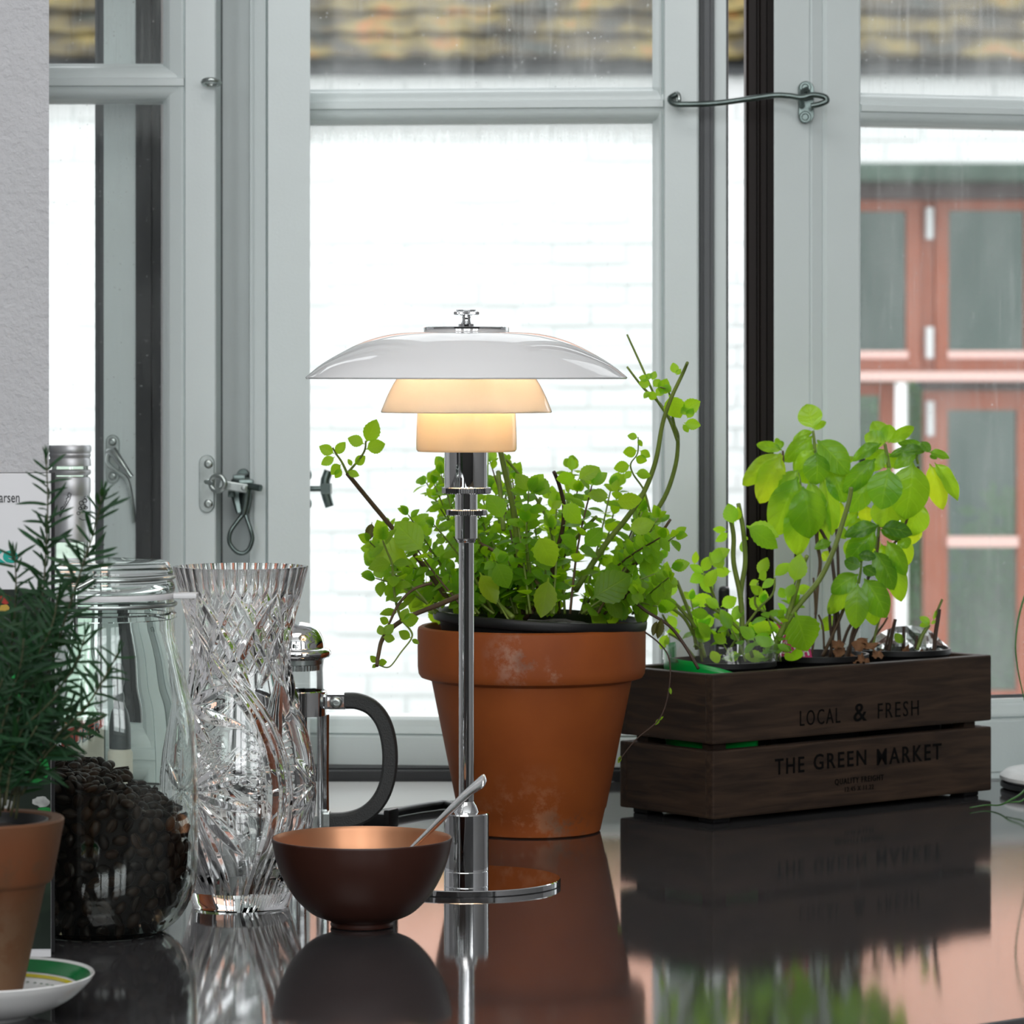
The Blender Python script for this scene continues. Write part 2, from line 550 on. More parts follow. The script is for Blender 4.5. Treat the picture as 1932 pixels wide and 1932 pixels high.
M['mint'] = leaf_mat('mint_leaf', (.115, .27, .014), (.60, .95, .020), .56, .4, .4, 7)
M['basil'] = leaf_mat('basil_leaf', (.105, .28, .018), (.52, .90, .016), .55, .27, .7, 5, .6)
M['needle'] = leaf_mat('rosemary_needle', (.013, .052, .020), (.035, .12, .02), .30, .5, .12, 1, .3)
M['stem_green'] = pbr('green_stem', (.20, .27, .045), .5, noise=.3, nscale=60)
M['stem_rosemary'] = pbr('rosemary_stem', (.07, .075, .03), .6, noise=.4, nscale=60)
M['stem_brown'] = pbr('brown_stem', (.105, .062, .028), .6, noise=.4, nscale=60)
M['stem_red'] = pbr('dark_stem', (.055, .026, .014), .6, noise=.4, nscale=60)
M['dead'] = pbr('dead_leaf', (.20, .09, .035), .8, noise=.5, nscale=90)
M['opal_top'] = opal('opal_glass_top', (.94, .94, .95), .22, .03)
M['opal'] = opal('opal_glass', (.95, .90, .81), .64, .07)
M['opal_low'] = opal('opal_glass_low', (.84, .72, .53), .52, .07)
M['grass'] = pbr('grass_blade', (.05, .16, .03), .4)
M['tray'] = pbr('pale_grey_tray', (.62, .62, .61), .6, noise=.1, nscale=60)


def worktop_mat():
    m, t, out = nt('dark_worktop')
    L = t.links.new
    tc = t.nodes.new('ShaderNodeTexCoord')
    n = t.nodes.new('ShaderNodeTexNoise'); n.inputs['Scale'].default_value = 60; n.inputs['Detail'].default_value = 8
    L(tc.outputs['Object'], n.inputs['Vector'])
    n2 = t.nodes.new('ShaderNodeTexNoise'); n2.inputs['Scale'].default_value = 2.5; n2.inputs['Detail'].default_value = 5
    L(tc.outputs['Object'], n2.inputs['Vector'])
    rr = t.nodes.new('ShaderNodeMapRange'); rr.inputs['From Min'].default_value = .3; rr.inputs['From Max'].default_value = .75
    rr.inputs['To Min'].default_value = .035; rr.inputs['To Max'].default_value = .075
    L(n2.outputs['Fac'], rr.inputs['Value'])
    b = t.nodes.new('ShaderNodeBsdfPrincipled')
    cr = t.nodes.new('ShaderNodeValToRGB')
    cr.color_ramp.elements[0].color = (.032, .032, .034, 1); cr.color_ramp.elements[1].color = (.055, .053, .055, 1)
    L(n.outputs['Fac'], cr.inputs[0]); L(cr.outputs[0], b.inputs['Base Color'])
    L(rr.outputs[0], b.inputs['Roughness'])
    b.inputs['IOR'].default_value = 1.62
    b.inputs['Specular IOR Level'].default_value = 1.0
    bu = t.nodes.new('ShaderNodeBump'); bu.inputs['Strength'].default_value = .03; bu.inputs['Distance'].default_value = .0004
    n3 = t.nodes.new('ShaderNodeTexNoise'); n3.inputs['Scale'].default_value = 500
    L(tc.outputs['Object'], n3.inputs['Vector']); L(n3.outputs['Fac'], bu.inputs['Height']); L(bu.outputs[0], b.inputs['Normal'])
    L(b.outputs[0], out.inputs[0])
    return m


M['worktop'] = worktop_mat()


def text_shape(body, bold=0.0, spacing=1.0):
    cu = bpy.data.curves.new('text', 'FONT')
    cu.body = body
    cu.offset = bold
    cu.space_character = spacing
    cu.extrude = .01
    cu.resolution_u = 3
    o = bpy.data.objects.new('text', cu)
    C.objects.link(o)
    dg = bpy.context.evaluated_depsgraph_get()
    me = bpy.data.meshes.new_from_object(o.evaluated_get(dg))
    vs = [tuple(q.co) for q in me.vertices]
    fs = [tuple(q.vertices) for q in me.polygons]
    bpy.data.objects.remove(o); bpy.data.meshes.remove(me); bpy.data.curves.remove(cu)
    xs = [q[0] for q in vs]; ys = [q[1] for q in vs]; zs = [q[2] for q in vs]
    x0, x1, y0, y1, z0, z1 = min(xs), max(xs), min(ys), max(ys), min(zs), max(zs)
    return [((x - x0) / (x1 - x0), (y - y0) / (y1 - y0), (z - z0) / max(z1 - z0, 1e-6)) for x, y, z in vs], fs


def lettering(parent, body, p0, ex, ez, ny, mat, name='lettering', bold=0.0, spacing=1.0, depth=.00035, label=None):
    """text laid on a face: lower left corner p0, full width vector ex, full height vector ez, outward normal ny"""
    vs, fs = text_shape(body, bold, spacing)
    b = MB()
    b.add([p0 + ex * x + ez * y + ny * (depth * z) for x, y, z in vs], fs)
    return b.build(name, mat, parent, label=label)


# =================================================================== ROOM SHELL
def struct(name, b, mat, smooth=None):
    return tag(b.build(name, mat, None, smooth), kind='structure')


XL, XR, YB, YW, ZC = -1.9, 2.1, -.75, 2.93, 2.75
b = MB(); b.box(XL, XR, YB, YW + .1, -.05, 0); struct('floor', b, M['floor'])
b = MB(); b.box(XL - .1, XR + .1, YB - .1, YW + .15, ZC, ZC + .1); struct('ceiling', b, M['ceiling'])
b = MB(); b.box(XL - .1, XL, YB, YW + .1, 0, ZC); struct('wall_left', b, M['room_side'])
b = MB(); b.box(XR, XR + .1, YB, YW + .1, 0, ZC); struct('wall_right', b, M['room_side'])
# rear wall (behind the photographer) with three tall windows that let the day in
b = MB()
wins = WIN_REAR
Z0, Z1 = 1.42, 2.66
b.box(XL, XR, YB - .1, YB, 0, Z0); b.box(XL, XR, YB - .1, YB, Z1, ZC)
xs = [XL] + [q for w in wins for q in w] + [XR]
for i in range(0, len(xs), 2):
    b.box(xs[i], xs[i + 1], YB - .1, YB, Z0, Z1)
struct('wall_rear', b, M['room_grey'])
for i, (a0, a1) in enumerate(wins):
    b = MB()
    mid = (a0 + a1) / 2
    for q0, q1 in ((a0, a0 + .05), (a1 - .05, a1), (mid - .04, mid + .04)):
        b.box(q0, q1, YB - .07, YB - .02, Z0, Z1)
    for q0, q1 in ((Z0, Z0 + .06), (Z1 - .06, Z1), (2.02, 2.05)):
        b.box(a0, a1, YB - .069, YB - .021, q0, q1)
    struct('window_%d' % (i + 5), b, M['paint'])
# wall that holds the kitchen window: below, above, and both sides of the opening
WT = CT + 1.05
b = MB()
b.box(XL, XR, 2.93, 3.03, 0, CT - .04); b.box(XL, XR, 2.93, 3.03, WT, ZC)
b.box(XL, -.50, 2.93, 3.03, CT - .04, WT); b.box(.80, XR, 2.93, 3.03, CT - .04, WT)
struct('wall_window', b, M['plaster'])
# plastered pier at the left, its return splayed away from the window
b = MB()
b.prism([(XL, 2.55), (PX(92.5, 2.55), 2.55), (PX(92.5, 2.55) - .055, 2.93), (XL, 2.93)], 0, ZC)
struct('wall_pier', b, M['plaster'])


def poly_px(x, d): return (PX(x, d), d)


# ------------------------------------------------------------------ left window (window_1)
def bar_profile(zc, h, y0, t=.034):
    """glazing bar: ovolo above, flat fillet, cove below; y0 front"""
    pts = []
    top = zc + h / 2; bot = zc - h / 2
    gy = y0 + .016
    pts.append((gy + t * .6, top)); pts.append((gy, top)); pts.append((gy - .002, top - h * .05))
    z0, z1 = top - h * .08, zc + h * .10
    for i in range(6):
        a = i / 5 * math.pi / 2
        pts.append((gy - .003 - .010 * math.sin(a), z0 + (z1 - z0) * (1 - math.cos(a))))
    pts.append((y0 + .001, zc + h * .10)); pts.append((y0, zc + h * .08)); pts.append((y0, zc - h * .10)); pts.append((y0 + .003, zc - h * .13))
    z0, z1 = zc - h * .14, bot + h * .04
    for i in range(6):
        a = i / 5 * math.pi / 2
        pts.append((y0 + .003 + .011 * (1 - math.cos(a)), z0 + (z1 - z0) * math.sin(a)))
    pts.append((gy, bot)); pts.append((gy + t * .6, bot))
    return pts


ZS0, ZS1 = CT + .002, WT
D1 = 2.83
w1 = thing('window_1', None, None, (PX(350, D1), D1, CT), kind='structure')
b = MB()
xg, xb, xe = PX(305, D1), PX(347, D1), PX(407, D1)
b.prism([(xg, D1 + .05), (xg, D1 + .012), (xg + .004, D1 + .006), (xg + .006, D1 + .004), (xb - .002, D1 + .001), (xb - .0008, D1 + .0015), (xb, D1 + .003), (xb + .0008, D1 + .0015), (xb + .0012, D1), (xe - .001, D1), (xe, D1 + .001), (xe, D1 + .05)], ZS0, ZS1)
b.build('stile', M['paint'], w1)
b = MB(); zc = PZ(154, D1); h = (190 - 116) / F * D1
b.rail(bar_profile(zc, h, D1 - .001), PX(20, D1), xb); b.build('glazing_bar', M['paint'], w1, 40)
b = MB(); b.rail(bar_profile(CT + .028, .05, D1 - .001), PX(20, D1), xb); b.build('bottom_rail', M['paint'], w1, 40)
M['pane_left'] = pane_mat('dusty_pane_left', .015, .10, (.93, 1.0), .30, .4)
M['pane_left_top'] = pane_mat('dusty_pane_left_top', .06, .30, (1.2, 1.3), 0, .5)
b = MB(); b.box(PX(10, D1), xg + .004, D1 + .017, D1 + .0205, CT + .05, zc - h / 2 + .002); b.build('pane', M['pane_left'], w1)
b = MB(); b.box(PX(10, D1), xg + .004, D1 + .017, D1 + .0205, zc + h / 2 - .002, WT); b.build('pane', M['pane_left_top'], w1)
# outer casement edge seen through the glass: gasket strips, painted jamb, grey seal
do = D1 + .06
b = MB()
b.box(PX(255, do), PX(268, do), do + .004, do + .03, ZS0, ZS1); b.box(PX(268, do), PX(285, do), do, do + .03, ZS0, ZS1)
b.box(PX(285, do), PX(290, do), do + .006, do + .03, ZS0, ZS1); b.box(PX(290, do), PX(303.5, do), do + .001, do + .03, ZS0, ZS1)
b.build('gasket', M['gasket'], w1)
b = MB(); b.box(PX(194, do), PX(256, do), do + .006, do + .032, ZS0, ZS1); b.build('outer_jamb', M['paint'], w1)
b = MB(); b.box(PX(176, do), PX(186, do), do + .012, do + .03, ZS0, ZS1); b.box(PX(186, do), PX(194.2, do), do + .008, do + .03, ZS0, ZS1); b.build('seal', M['gasket_grey'], w1)


def screw(c, r, parent, name='screw'):
    """round-headed star screw facing the room (-y)"""
    bb = MB(Matrix.Translation(c) @ Matrix.Rotation(R(90), 4, 'X'))
    bb.lathe([(r, 0), (r, r * .25), (r * .8, r * .5), (r * .45, r * .55), (r * .40, r * .2), (0, r * .2)], (0, 0, 0), 16)
    return bb.build(name, M['steel'], parent, 50)


def oblong_plate(x, y, z0, z1, w, t, parent, mat, name):
    """plate with round ends standing on plane y, thickness t towards the room"""
    n = 10
    out = []
    for i in range(n + 1):
        a = math.pi * i / n
        out.append((x + w / 2 * math.cos(a), z1 - w / 2 + w / 2 * math.sin(a)))
    for i in range(n + 1):
        a = math.pi + math.pi * i / n
        out.append((x + w / 2 * math.cos(a), z0 + w / 2 + w / 2 * math.sin(a)))
    k = len(out)
    cx, cz = x, (z0 + z1) / 2
    sh = [((px - cx) * .90 + cx, (pz - cz) * .97 + cz) for px, pz in out]
    vs = [(px, y, pz) for px, pz in out] + [(px, y - t * .6, pz) for px, pz in out] + [(px, y - t, pz) for px, pz in sh]
    fs = []
    for l in (0, k):
        fs += [(l + i, l + (i + 1) % k, l + k + (i + 1) % k, l + k + i) for i in range(k)]
    fs.append(tuple(range(2 * k, 3 * k)))
    bb = MB(); bb.add(vs, fs)
    return bb.build(name, mat, parent, 40)


# latch: keeper plate with ring on the left sash
pl = oblong_plate(PX(390.5, D1), D1, PZ(967, D1), PZ(858, D1), 29 / F * D1, .003, w1, M['steel'], 'keeper_plate')
screw((PX(394, D1), D1 - .003, PZ(875, D1)), 8.5 / F * D1, pl)
screw((PX(394, D1), D1 - .003, PZ(950, D1)), 8.5 / F * D1, pl)
b = MB(); b.ring((PX(413, D1), D1 - .010, PZ(911, D1)), 14.5 / F * D1, 5 / F * D1, 24, 8, (.35, 1, 0))
b.tube([(PX(389, D1), D1 - .002, PZ(909, D1)), (PX(396, D1), D1 - .008, PZ(909, D1)), (PX(403, D1), D1 - .010, PZ(912, D1))], 4.5 / F * D1, 8)
b.build('keeper_ring', M['steel'], pl, 60)
# small eye at the top of the left sash
b = MB(); b.ring((PX(401, D1), D1 - .012, PZ(158, D1)), 15 / F * D1, 5 / F * D1, 24, 8, (0, .28, 1)); b.build('hook_eye', M['steel'], w1, 60)
# mirror image of the latch, built solid on the outer jamb
dj = do + .006
pj = oblong_plate(PX(213, dj), dj, PZ(912, dj), PZ(820, dj), 26 / F * dj, .0025, w1, M['steel'], 'mirrored_plate')
screw((PX(213, dj), dj - .0025, PZ(833, dj)), 8 / F * dj, pj); screw((PX(213, dj), dj - .0025, PZ(898, dj)), 8 / F * dj, pj)
b = MB()
b.tube([P(205, 853, dj - .008), P(212, 850, dj - .010), P(248, 900, dj - .012)], [.003, .004, .002], 8)
b.tube(catmull([P(205, 855, dj - .008), P(203, 872, dj - .008), P(222, 890, dj - .008), P(240, 905, dj - .008), P(249, 945, dj - .008), P(253, 985, dj - .006)]), .0016, 6)
b.build('mirrored_lever', M['steel'], pj, 50)

# ------------------------------------------------------------------ post between the windows (trim_1)
t1 = thing('trim_1', None, None, (PX(500, 2.85), 2.85, CT), kind='structure')
b = MB()
b.prism([poly_px(400, 2.900), poly_px(470, 2.900), (PX(471, 2.85), 2.852), (PX(480, 2.848), 2.850), (PX(481, 2.85), 2.846), (PX(501, 2.842), 2.842), (PX(503, 2.845), 2.845), (PX(505, 2.845), 2.842), (PX(506, 2.838), 2.838), (PX(584, 2.838), 2.838), (PX(585, 2.838), 2.839), (PX(585, 2.838) - .002, 2.872), (PX(560, 2.872), 2.925), (PX(400, 2.905), 2.925)], ZS0, ZS1)
b.build('post', M['paint'], t1)
b = MB(); b.box(PX(396, 2.84), PX(408.5, 2.84), 2.884, 2.899, ZS0, ZS1); b.build('shadow_gap_strip', M['gasket'], t1)  # dark strip standing in for the shadow gap left of the post
# latch on the post: oval base, bracket, lever with a teardrop loop
dp = 2.900
pl = oblong_plate(PX(459, dp), dp, PZ(973, dp), PZ(884, dp), 24 / F * dp, .004, t1, M['darksteel'], 'latch_plate')
b = MB()
for q0, q1, q2, q3 in ((440, 463, 896, 910), (431, 443, 925, 938)):
    b.box(PX(q0, 2.85), PX(q1, 2.85), 2.845, 2.898, PZ(q3, 2.85), PZ(q2, 2.85), .001)
b.tube([P(447, 905, 2.862), P(446, 938, 2.858), P(452, 968, 2.855)], [.0045, .004, .0025], 6)
b.tube([P(462, 905, 2.855), P(467, 940, 2.848), P(464, 968, 2.848)], [.005, .004, .003], 6)
b.build('latch_bracket', M['darksteel'], pl, 40)
b = MB()
b.box(PX(449, 2.835), PX(478, 2.835), 2.832, 2.842, PZ(918, 2.835), PZ(904, 2.835), .002)
b.tube([P(468, 917, 2.832), P(492, 921, 2.826)], 6.5 / F * 2.83, 10)
b.tube([P(467, 922, 2.834), P(464, 950, 2.834), P(459, 972, 2.834)], [.0036, .0032, .0026], 8)
loop = catmull([P(459, 970, 2.834), P(447, 985, 2.833), P(435, 1003, 2.832), P(433, 1023, 2.832), P(444, 1039, 2.832), P(457, 1044, 2.832), P(469, 1037, 2.832), P(476, 1018, 2.832), P(473, 1000, 2.832), P(468, 985, 2.833), P(463, 970, 2.834)], 5)
b.tube(loop, 4.2 / F * 2.83, 8)
b.build('latch_lever', M['darksteel'], pl, 50)
b = MB(); xf = Matrix.Translation(P(440, 918, 2.829)) @ Matrix.Rotation(R(9), 4, 'Y')
b = MB(xf); L2 = 27 / F * 2.83; H2 = 8.5 / F * 2.83
b.box(-L2, L2, -.001, .001, -H2, H2, .0009); b.build('latch_link', M['steel'], pl)
screw(P(460, 921, 2.8275), 5 / F * 2.83, pl, 'rivet')
# T-shaped catch standing off the far side of the post
tq = MB()
tq.tube([P(582, 922, 2.868), P(615, 922, 2.868)], 5.5 / F * 2.87, 8)
tq.prism([(0, 0)] * 0 or [(PX(606, 2.868), 2.862), (PX(624, 2.868), 2.862), (PX(626, 2.868), 2.873), (PX(606, 2.868), 2.873)], PZ(932, 2.868), PZ(912, 2.868))
tq.tube([P(620, 888, 2.868), P(614, 905, 2.868), P(613, 922, 2.868), P(617, 940, 2.868), P(622, 956, 2.868)], [8.5 / F * 2.87, 9 / F * 2.87, 10 / F * 2.87, 9 / F * 2.87, 8.5 / F * 2.87], 8)
for yy in (896, 950):
    tq.ball(P(583, yy, 2.868), 9 / F * 2.87, 10, 6, (.6, .8, 1.1))
tq.build('turn_catch', M['darksteel'], t1, 50)


# ------------------------------------------------------------------ middle window (window_2): sash turned slightly
def sash_frame(px0, d0, ang):
    X0 = PX(px0, d0)
    xf = Matrix.Translation((X0, d0, 0)) @ Matrix.Rotation(ang, 4, 'Z')
    ca, sa = math.cos(ang), math.sin(ang)

    def s_of(px):
        k = (px - 966) / F
        return (k * d0 - X0) / (ca - k * sa)

    def d_of(px):
        return d0 + s_of(px) * sa
    return xf, s_of, d_of


aM = -R(5.2)
xfM, sM, dM = sash_frame(585, 2.886, aM)
w2 = thing('window_2', None, None, (PX(900, 2.87), 2.87, CT), kind='structure')
xg, xb, xe = sM(1229), sM(1250), sM(1318)
zbot = PZ(1452, dM(900))
b = MB(xfM)
b.prism([(xg, .045), (xg, .014), (xg + .003, .009), (xg + .006, .0035), (xb - .001, .0015), (xb, .004), (xb + .001, .0015), (xb + .002, 0), (xe - .0015, 0), (xe, .0015), (xe, .045)], zbot, ZS1)
b.build('stile', M['paint'], w2)
xl = sM(500)
b = MB(xfM); b.box(xl, sM(560), 0, .045, zbot, ZS1); b.build('stile', M['paint'], w2)
zc = PZ(197, dM(900)); h = 67 / F * 2.87
b = MB(xfM); b.rail(bar_profile(zc, h, -.001), sM(545), xb + .0005); b.build('glazing_bar', M['paint'], w2, 40)
zt = PZ(1355, dM(700)); zm = PZ(1386, dM(700))
b = MB(xfM)
b.rail([(.045, zt), (.014, zt), (.010, zt - .002), (.006, zm + .006), (.003, zm + .003), (.0015, zm + .001), (.004, zm), (.0015, zm - .001), (0, zm - .002), (0, zbot + .001), (.001, zbot), (.045, zbot)], sM(545), xg + .006)
b.build('bottom_rail', M['paint'], w2)
M['pane_mid'] = pane_mat('dusty_pane_middle', .012, .06, (.955, .985), .62, .25)
M['pane_mid_top'] = pane_mat('dusty_pane_middle_top', .09, .34, (1.2, 1.3), 0, .65)
b = MB(xfM); b.box(sM(520), xg + .004, .018, .0215, zt - .003, zc - h / 2 + .002); o = b.build('pane', M['pane_mid'], w2)
b = MB(xfM); b.box(sM(520), xg + .004, .018, .0215, zc + h / 2 - .002, WT); b.build('pane', M['pane_mid_top'], w2)
b = MB(xfM)
b.box(xe + .0004, sM(1328), .014, .04, zbot, ZS1); b.box(sM(1328), sM(1338), .010, .04, zbot, ZS1); b.box(sM(1338), sM(1345), .013, .04, zbot, ZS1)
b.build('gasket', M['gasket_grey'], w2)
b = MB(xfM); b.box(sM(1345), sM(1369), .020, .045, zbot, ZS1, .001); b.build('outer_lip', M['paint'], w2)
b = MB(xfM); b.box(sM(1369), sM(1371), .022, .045, zbot, ZS1); b.build('lip_seal', M['gasket'], w2)
# black hardware low on the sash edge
b = MB(xfM); b.box(sM(1350), sM(1390), -.002, .02, PZ(1330, 2.85), PZ(1185, 2.85), .003); b.box(sM(1356), sM(1376), -.006, .012, PZ(1150, 2.85), PZ(1108, 2.85), .003); b.build('corner_hinge', M['black'], w2)

# ------------------------------------------------------------------ right window (window_3): sash turned away
aR = R(17)
xfR, sR, dR = sash_frame(1461, 2.845, aR)
w3 = thing('window_3', None, None, (PX(1700, 2.88), 2.90, CT), kind='structure')
s0, s1, s2, s3 = sR(1461), sR(1529), sR(1561), sR(1628)
b = MB(xfR)
b.prism([(s0 + .024, .05), (s0, .001), (s0 + .001, 0), (s1 - .001, 0), (s1, .003), (s1 + .002, .0015), (s2 - .003, .004), (s2 - .002, .006), (s2, .004), (s2 + .001, .003), (s3 - .002, .003), (s3, .005), (s3, .05)], ZS0, ZS1)
b.build('stile', M['paint'], w3)
zc = PZ(203, dR(1640)); h = 62 / F * 2.88
b = MB(xfR); b.rail(bar_profile(zc, h, .001), s3 - .0005, sR(2080)); b.build('glazing_bar', M['paint'], w3, 40)
dq = dR(1900)
zt = PZ(1322, dq); zm = PZ(1352, dq); zb = PZ(1411, dq)
b = MB(xfR)
b.rail([(.05, zt), (.016, zt), (.014, zt - .003), (.008, zt - .004), (.006, zm + .006), (.002, zm + .002), (.0015, zm), (.004, zm - .001), (.001, zm - .003), (0, zm - .004), (0, CT + .002), (.05, CT + .002)], s3 - .0005, sR(2080))
b.build('bottom_rail', M['paint'], w3)
b = MB(xfR); b.box(s3, sR(2080), .017, .0185, zt + .0005, zt + .0035); b.build('glazing_bead', M['gasket_grey'], w3)
M['pane_right'] = pane_mat('dusty_pane_right', .085, .22, (1.2, 1.3), 0, .35)
M['pane_right_top'] = pane_mat('dusty_pane_right_top', .16, .42, (1.2, 1.3), 0, .5)
b = MB(xfR); b.box(s3 - .004, sR(2080), .019, .0225, zt - .003, zc - h / 2 + .002); b.build('pane', M['pane_right'], w3)
b = MB(xfR); b.box(s3 - .004, sR(2080), .019, .0225, zc + h / 2 - .002, WT); b.build('pane', M['pane_right_top'], w3)
b = MB(xfR); b.box(sR(2080), sR(2200), 0, .05, ZS0, ZS1); b.build('stile', M['paint'], w3)
# dark brown outer frame edge beside the open gap
dB = 2.885
b = MB()
x0, x1 = PX(1408, dB), PX(1462, dB)
b.prism([(x0, dB + .03), (x0, dB + .002), (x0 + .002, dB), (x0 + .008, dB), (x0 + .009, dB + .003), (x0 + .0105, dB + .003), (x0 + .0115, dB - .001), (x0 + .016, dB - .001), (x0 + .017, dB + .002), (x1, dB + .002), (x1, dB + .03)], ZS0, ZS1)
b.build('outer_frame', M['brown_alu'], w3)
# handle seen through the basil
b = MB(); b.box(PX(1622, 2.87), PX(1632, 2.87), 2.865, 2.885, PZ(880, 2.87), PZ(855, 2.87), .002); b.tube([P(1640, 876, 2.855), P(1686, 877, 2.862)], .0026, 8); b.build('handle', M['black'], w3, 40)
# stay hook from the middle sash to the right sash
pl = oblong_plate(PX(1520, dR(1520)), dR(1520) - .002, PZ(234, 2.86), PZ(155, 2.86), 30 / F * 2.86, .005, w3, M['darksteel'], 'hook_plate')
b = MB(); dh = dR(1520) - .010
b.tube([P(1527, 178, dh + .004), P(1521, 168, dh), P(1514, 172, dh - .002), P(1512, 190, dh - .006), P(1514, 200, dh)], .0022, 8)
b.ring(P(1519, 221, dh + .003), .0035, .0013, 16, 6, (0, 1, 0)); b.ring(P(1519, 165, dh + .003), .0035, .0013, 16, 6, (0, 1, 0))
b.build('hook_staple', M['darksteel'], pl, 50)
b = MB()
hk = catmull([P(1276, 178, 2.842), P(1264, 186, 2.840), P(1272, 196, 2.836), P(1295, 197, 2.834), P(1350, 195, 2.834), P(1410, 187, 2.834), P(1460, 180, 2.834), P(1490, 181, 2.833), P(1512, 184, 2.832), P(1535, 179, 2.832), P(1556, 183, 2.832), P(1559, 191, 2.831), P(1545, 197, 2.831), P(1530, 200, 2.831)], 6)
b.tube(hk, 5.6 / F * 2.84, 10)
b.build('stay_hook', M['darksteel'], w2, 60)
b = MB(); b.ring(P(1277, 188, 2.848), 12 / F * 2.84, 4.2 / F * 2.84, 20, 8, (1, .35, 0)); b.build('hook_eye', M['steel'], w2, 60)
# dark threshold under the sashes
b = MB(); b.box(PX(409, 2.86), PX(1470, 2.86), 2.852, 2.92, CT - .03, CT + .0085, .001)
b.box(PX(409, 2.86), PX(1470, 2.86), 2.860, 2.92, CT + .0085, CT + .0100, .0005)
o = b.build('trim_2', M['gasket']); tag(o, kind='structure')
b = MB(); b.box(-.5, .8, 2.86, 2.93, CT - .05, CT + .0015); tag(b.build('trim_3', M['paint']), kind='structure')
for nm, q0, q1 in (('trim_4', -.5, PX(-10, 2.83)), ('trim_5', .62, .80)):
    b = MB(); b.box(q0, q1, 2.87, 2.93, CT, WT); tag(b.build(nm, M['paint']), kind='structure')

# =================================================================== WORKTOP
b = MB()
fx, fy = PX(1860, 1.783), 1.783
k = math.tan(R(37))
edge = lambda x: fy + (x - fx) * k
poly = [(-1.0, edge(-1.0)), (1.0, edge(1.0)), (1.0, 2.62), (.80, 2.86), (-.36, 2.86), (-.36, 2.54), (-1.0, 2.54)]
back = lambda x: 2.848 + (x - PX(1160, 2.848)) * 1.0      # the worktop's rear edge runs slanting away from the window
poly = [(-1.0, edge(-1.0)), (.85, edge(.85)), (.85, 2.851), (PX(1160, 2.848), 2.851), (-.37, back(-.37)), (-1.0, back(-.37))]
b.prism(poly, CT - .03, CT)
o = b.build('worktop', M['worktop'])
tag(o, 'polished dark grey worktop that everything by the window stands on', 'worktop')
bv = o.modifiers.new('bevel', 'BEVEL'); bv.width = .002; bv.segments = 2
b = MB()
b.prism([(PX(1160, 2.848), 2.8495), (-.357, 2.8495), (-.337, 2.55), (-.357, 2.548), (-.375, 2.548), (-.375, back(-.375) + .0006), (PX(1160, 2.848) - .001, back(PX(1160, 2.848) - .001) + .0006)], CT - .03, CT)
M['sill'] = pbr('white_sill_gloss', (.90, .90, .89), .15)
tag(b.build('trim_6', M['sill']), kind='structure')
# cupboard carcass under the worktop
bc = thing('base_cabinet', 'white base cabinet under the dark worktop', 'cabinet', (0, 2.4, 0))
b = MB(); b.prism([(-.30, 2.0), (.2, 2.2), (.8, 2.5), (.8, 2.84), (-.30, 2.84)], .1, CT - .031); b.build('body', M['room'], bc)
b = MB(); b.prism([(-.28, 2.1), (.2, 2.3), (.75, 2.55), (.75, 2.80), (-.28, 2.80)], 0, .1); b.build('plinth', M['gasket'], bc)

# =================================================================== OUTDOORS
M['wall_paint'] = pbr('white_painted_brick', (.86, .87, .86), .9, noise=.05, nscale=6, ovar=.02)
M['joint'] = pbr('painted_joint', (.80, .82, .81), .9)
M['ground'] = pbr('yard', (.34, .33, .31), .95, noise=.2, nscale=2)
GZ = -2.6
b = MB(); b.box(-30, 30, 3.1, 60, GZ - .2, GZ); tag(b.build('ground', M['ground']), kind='structure')
YH = 21.0
sc = F / YH
z_eave = PZ(112, YH)
hb = thing('white_house', None, None, (0, YH, GZ), kind='structure')
del hb['kind']
tag(hb, 'white-painted brick house across the yard under a mossy tiled roof', 'house')
b = MB(); b.box(-9, 9, YH + .02, YH + 8, GZ, z_eave + .02); b.build('wall', M['joint'], hb)
bh, bl = 38.8 / sc, 139 / sc
bmsh = MB(); bmsh.box(-bl / 2 + .006, bl / 2 - .006, 0, .05, -bh / 2 + .008, bh / 2 - .008, .010)
bme = bmsh.mesh('brick'); bme.materials.append(M['wall_paint'])
rest = MB()
nbr = 0
vis = [(92, 182), (585, 1230), (1370, 1408)]
row = 0
z = z_eave - bh / 2
while z > GZ + .2:
    x = -6.2 - (bl / 2 if row % 2 else 0)
    while x < 6.2:
        jx = random.uniform(-.008, .008); jy = random.uniform(-.012, .008)
        pl_, pr_ = 966 + (x - bl / 2) * sc, 966 + (x + bl / 2) * sc
        py = HORIZON - (z - CZ) * sc
        seen = any(pr_ > a + 4 and pl_ < c - 4 for a, c in vis) and py < 1345
        if py < 330 and pr_ > 1630 and pl_ < 1932: seen = True
        if 1370 < pl_ and py > 1000: seen = False
        if seen and nbr < 300:
            o = bpy.data.objects.new('brick', bme); C.objects.link(o); o.parent = hb
            o.location = (x + jx, jy, z - GZ)
            nbr += 1
        else:
            rest.box(x - bl / 2 + .006, x + bl / 2 - .006, YH + jy, YH + .05, z - bh / 2 + .008, z + bh / 2 - .008)
        x += bl
    z -= bh; row += 1
rest.build('brickwork', M['wall_paint'], hb, kind='stuff')


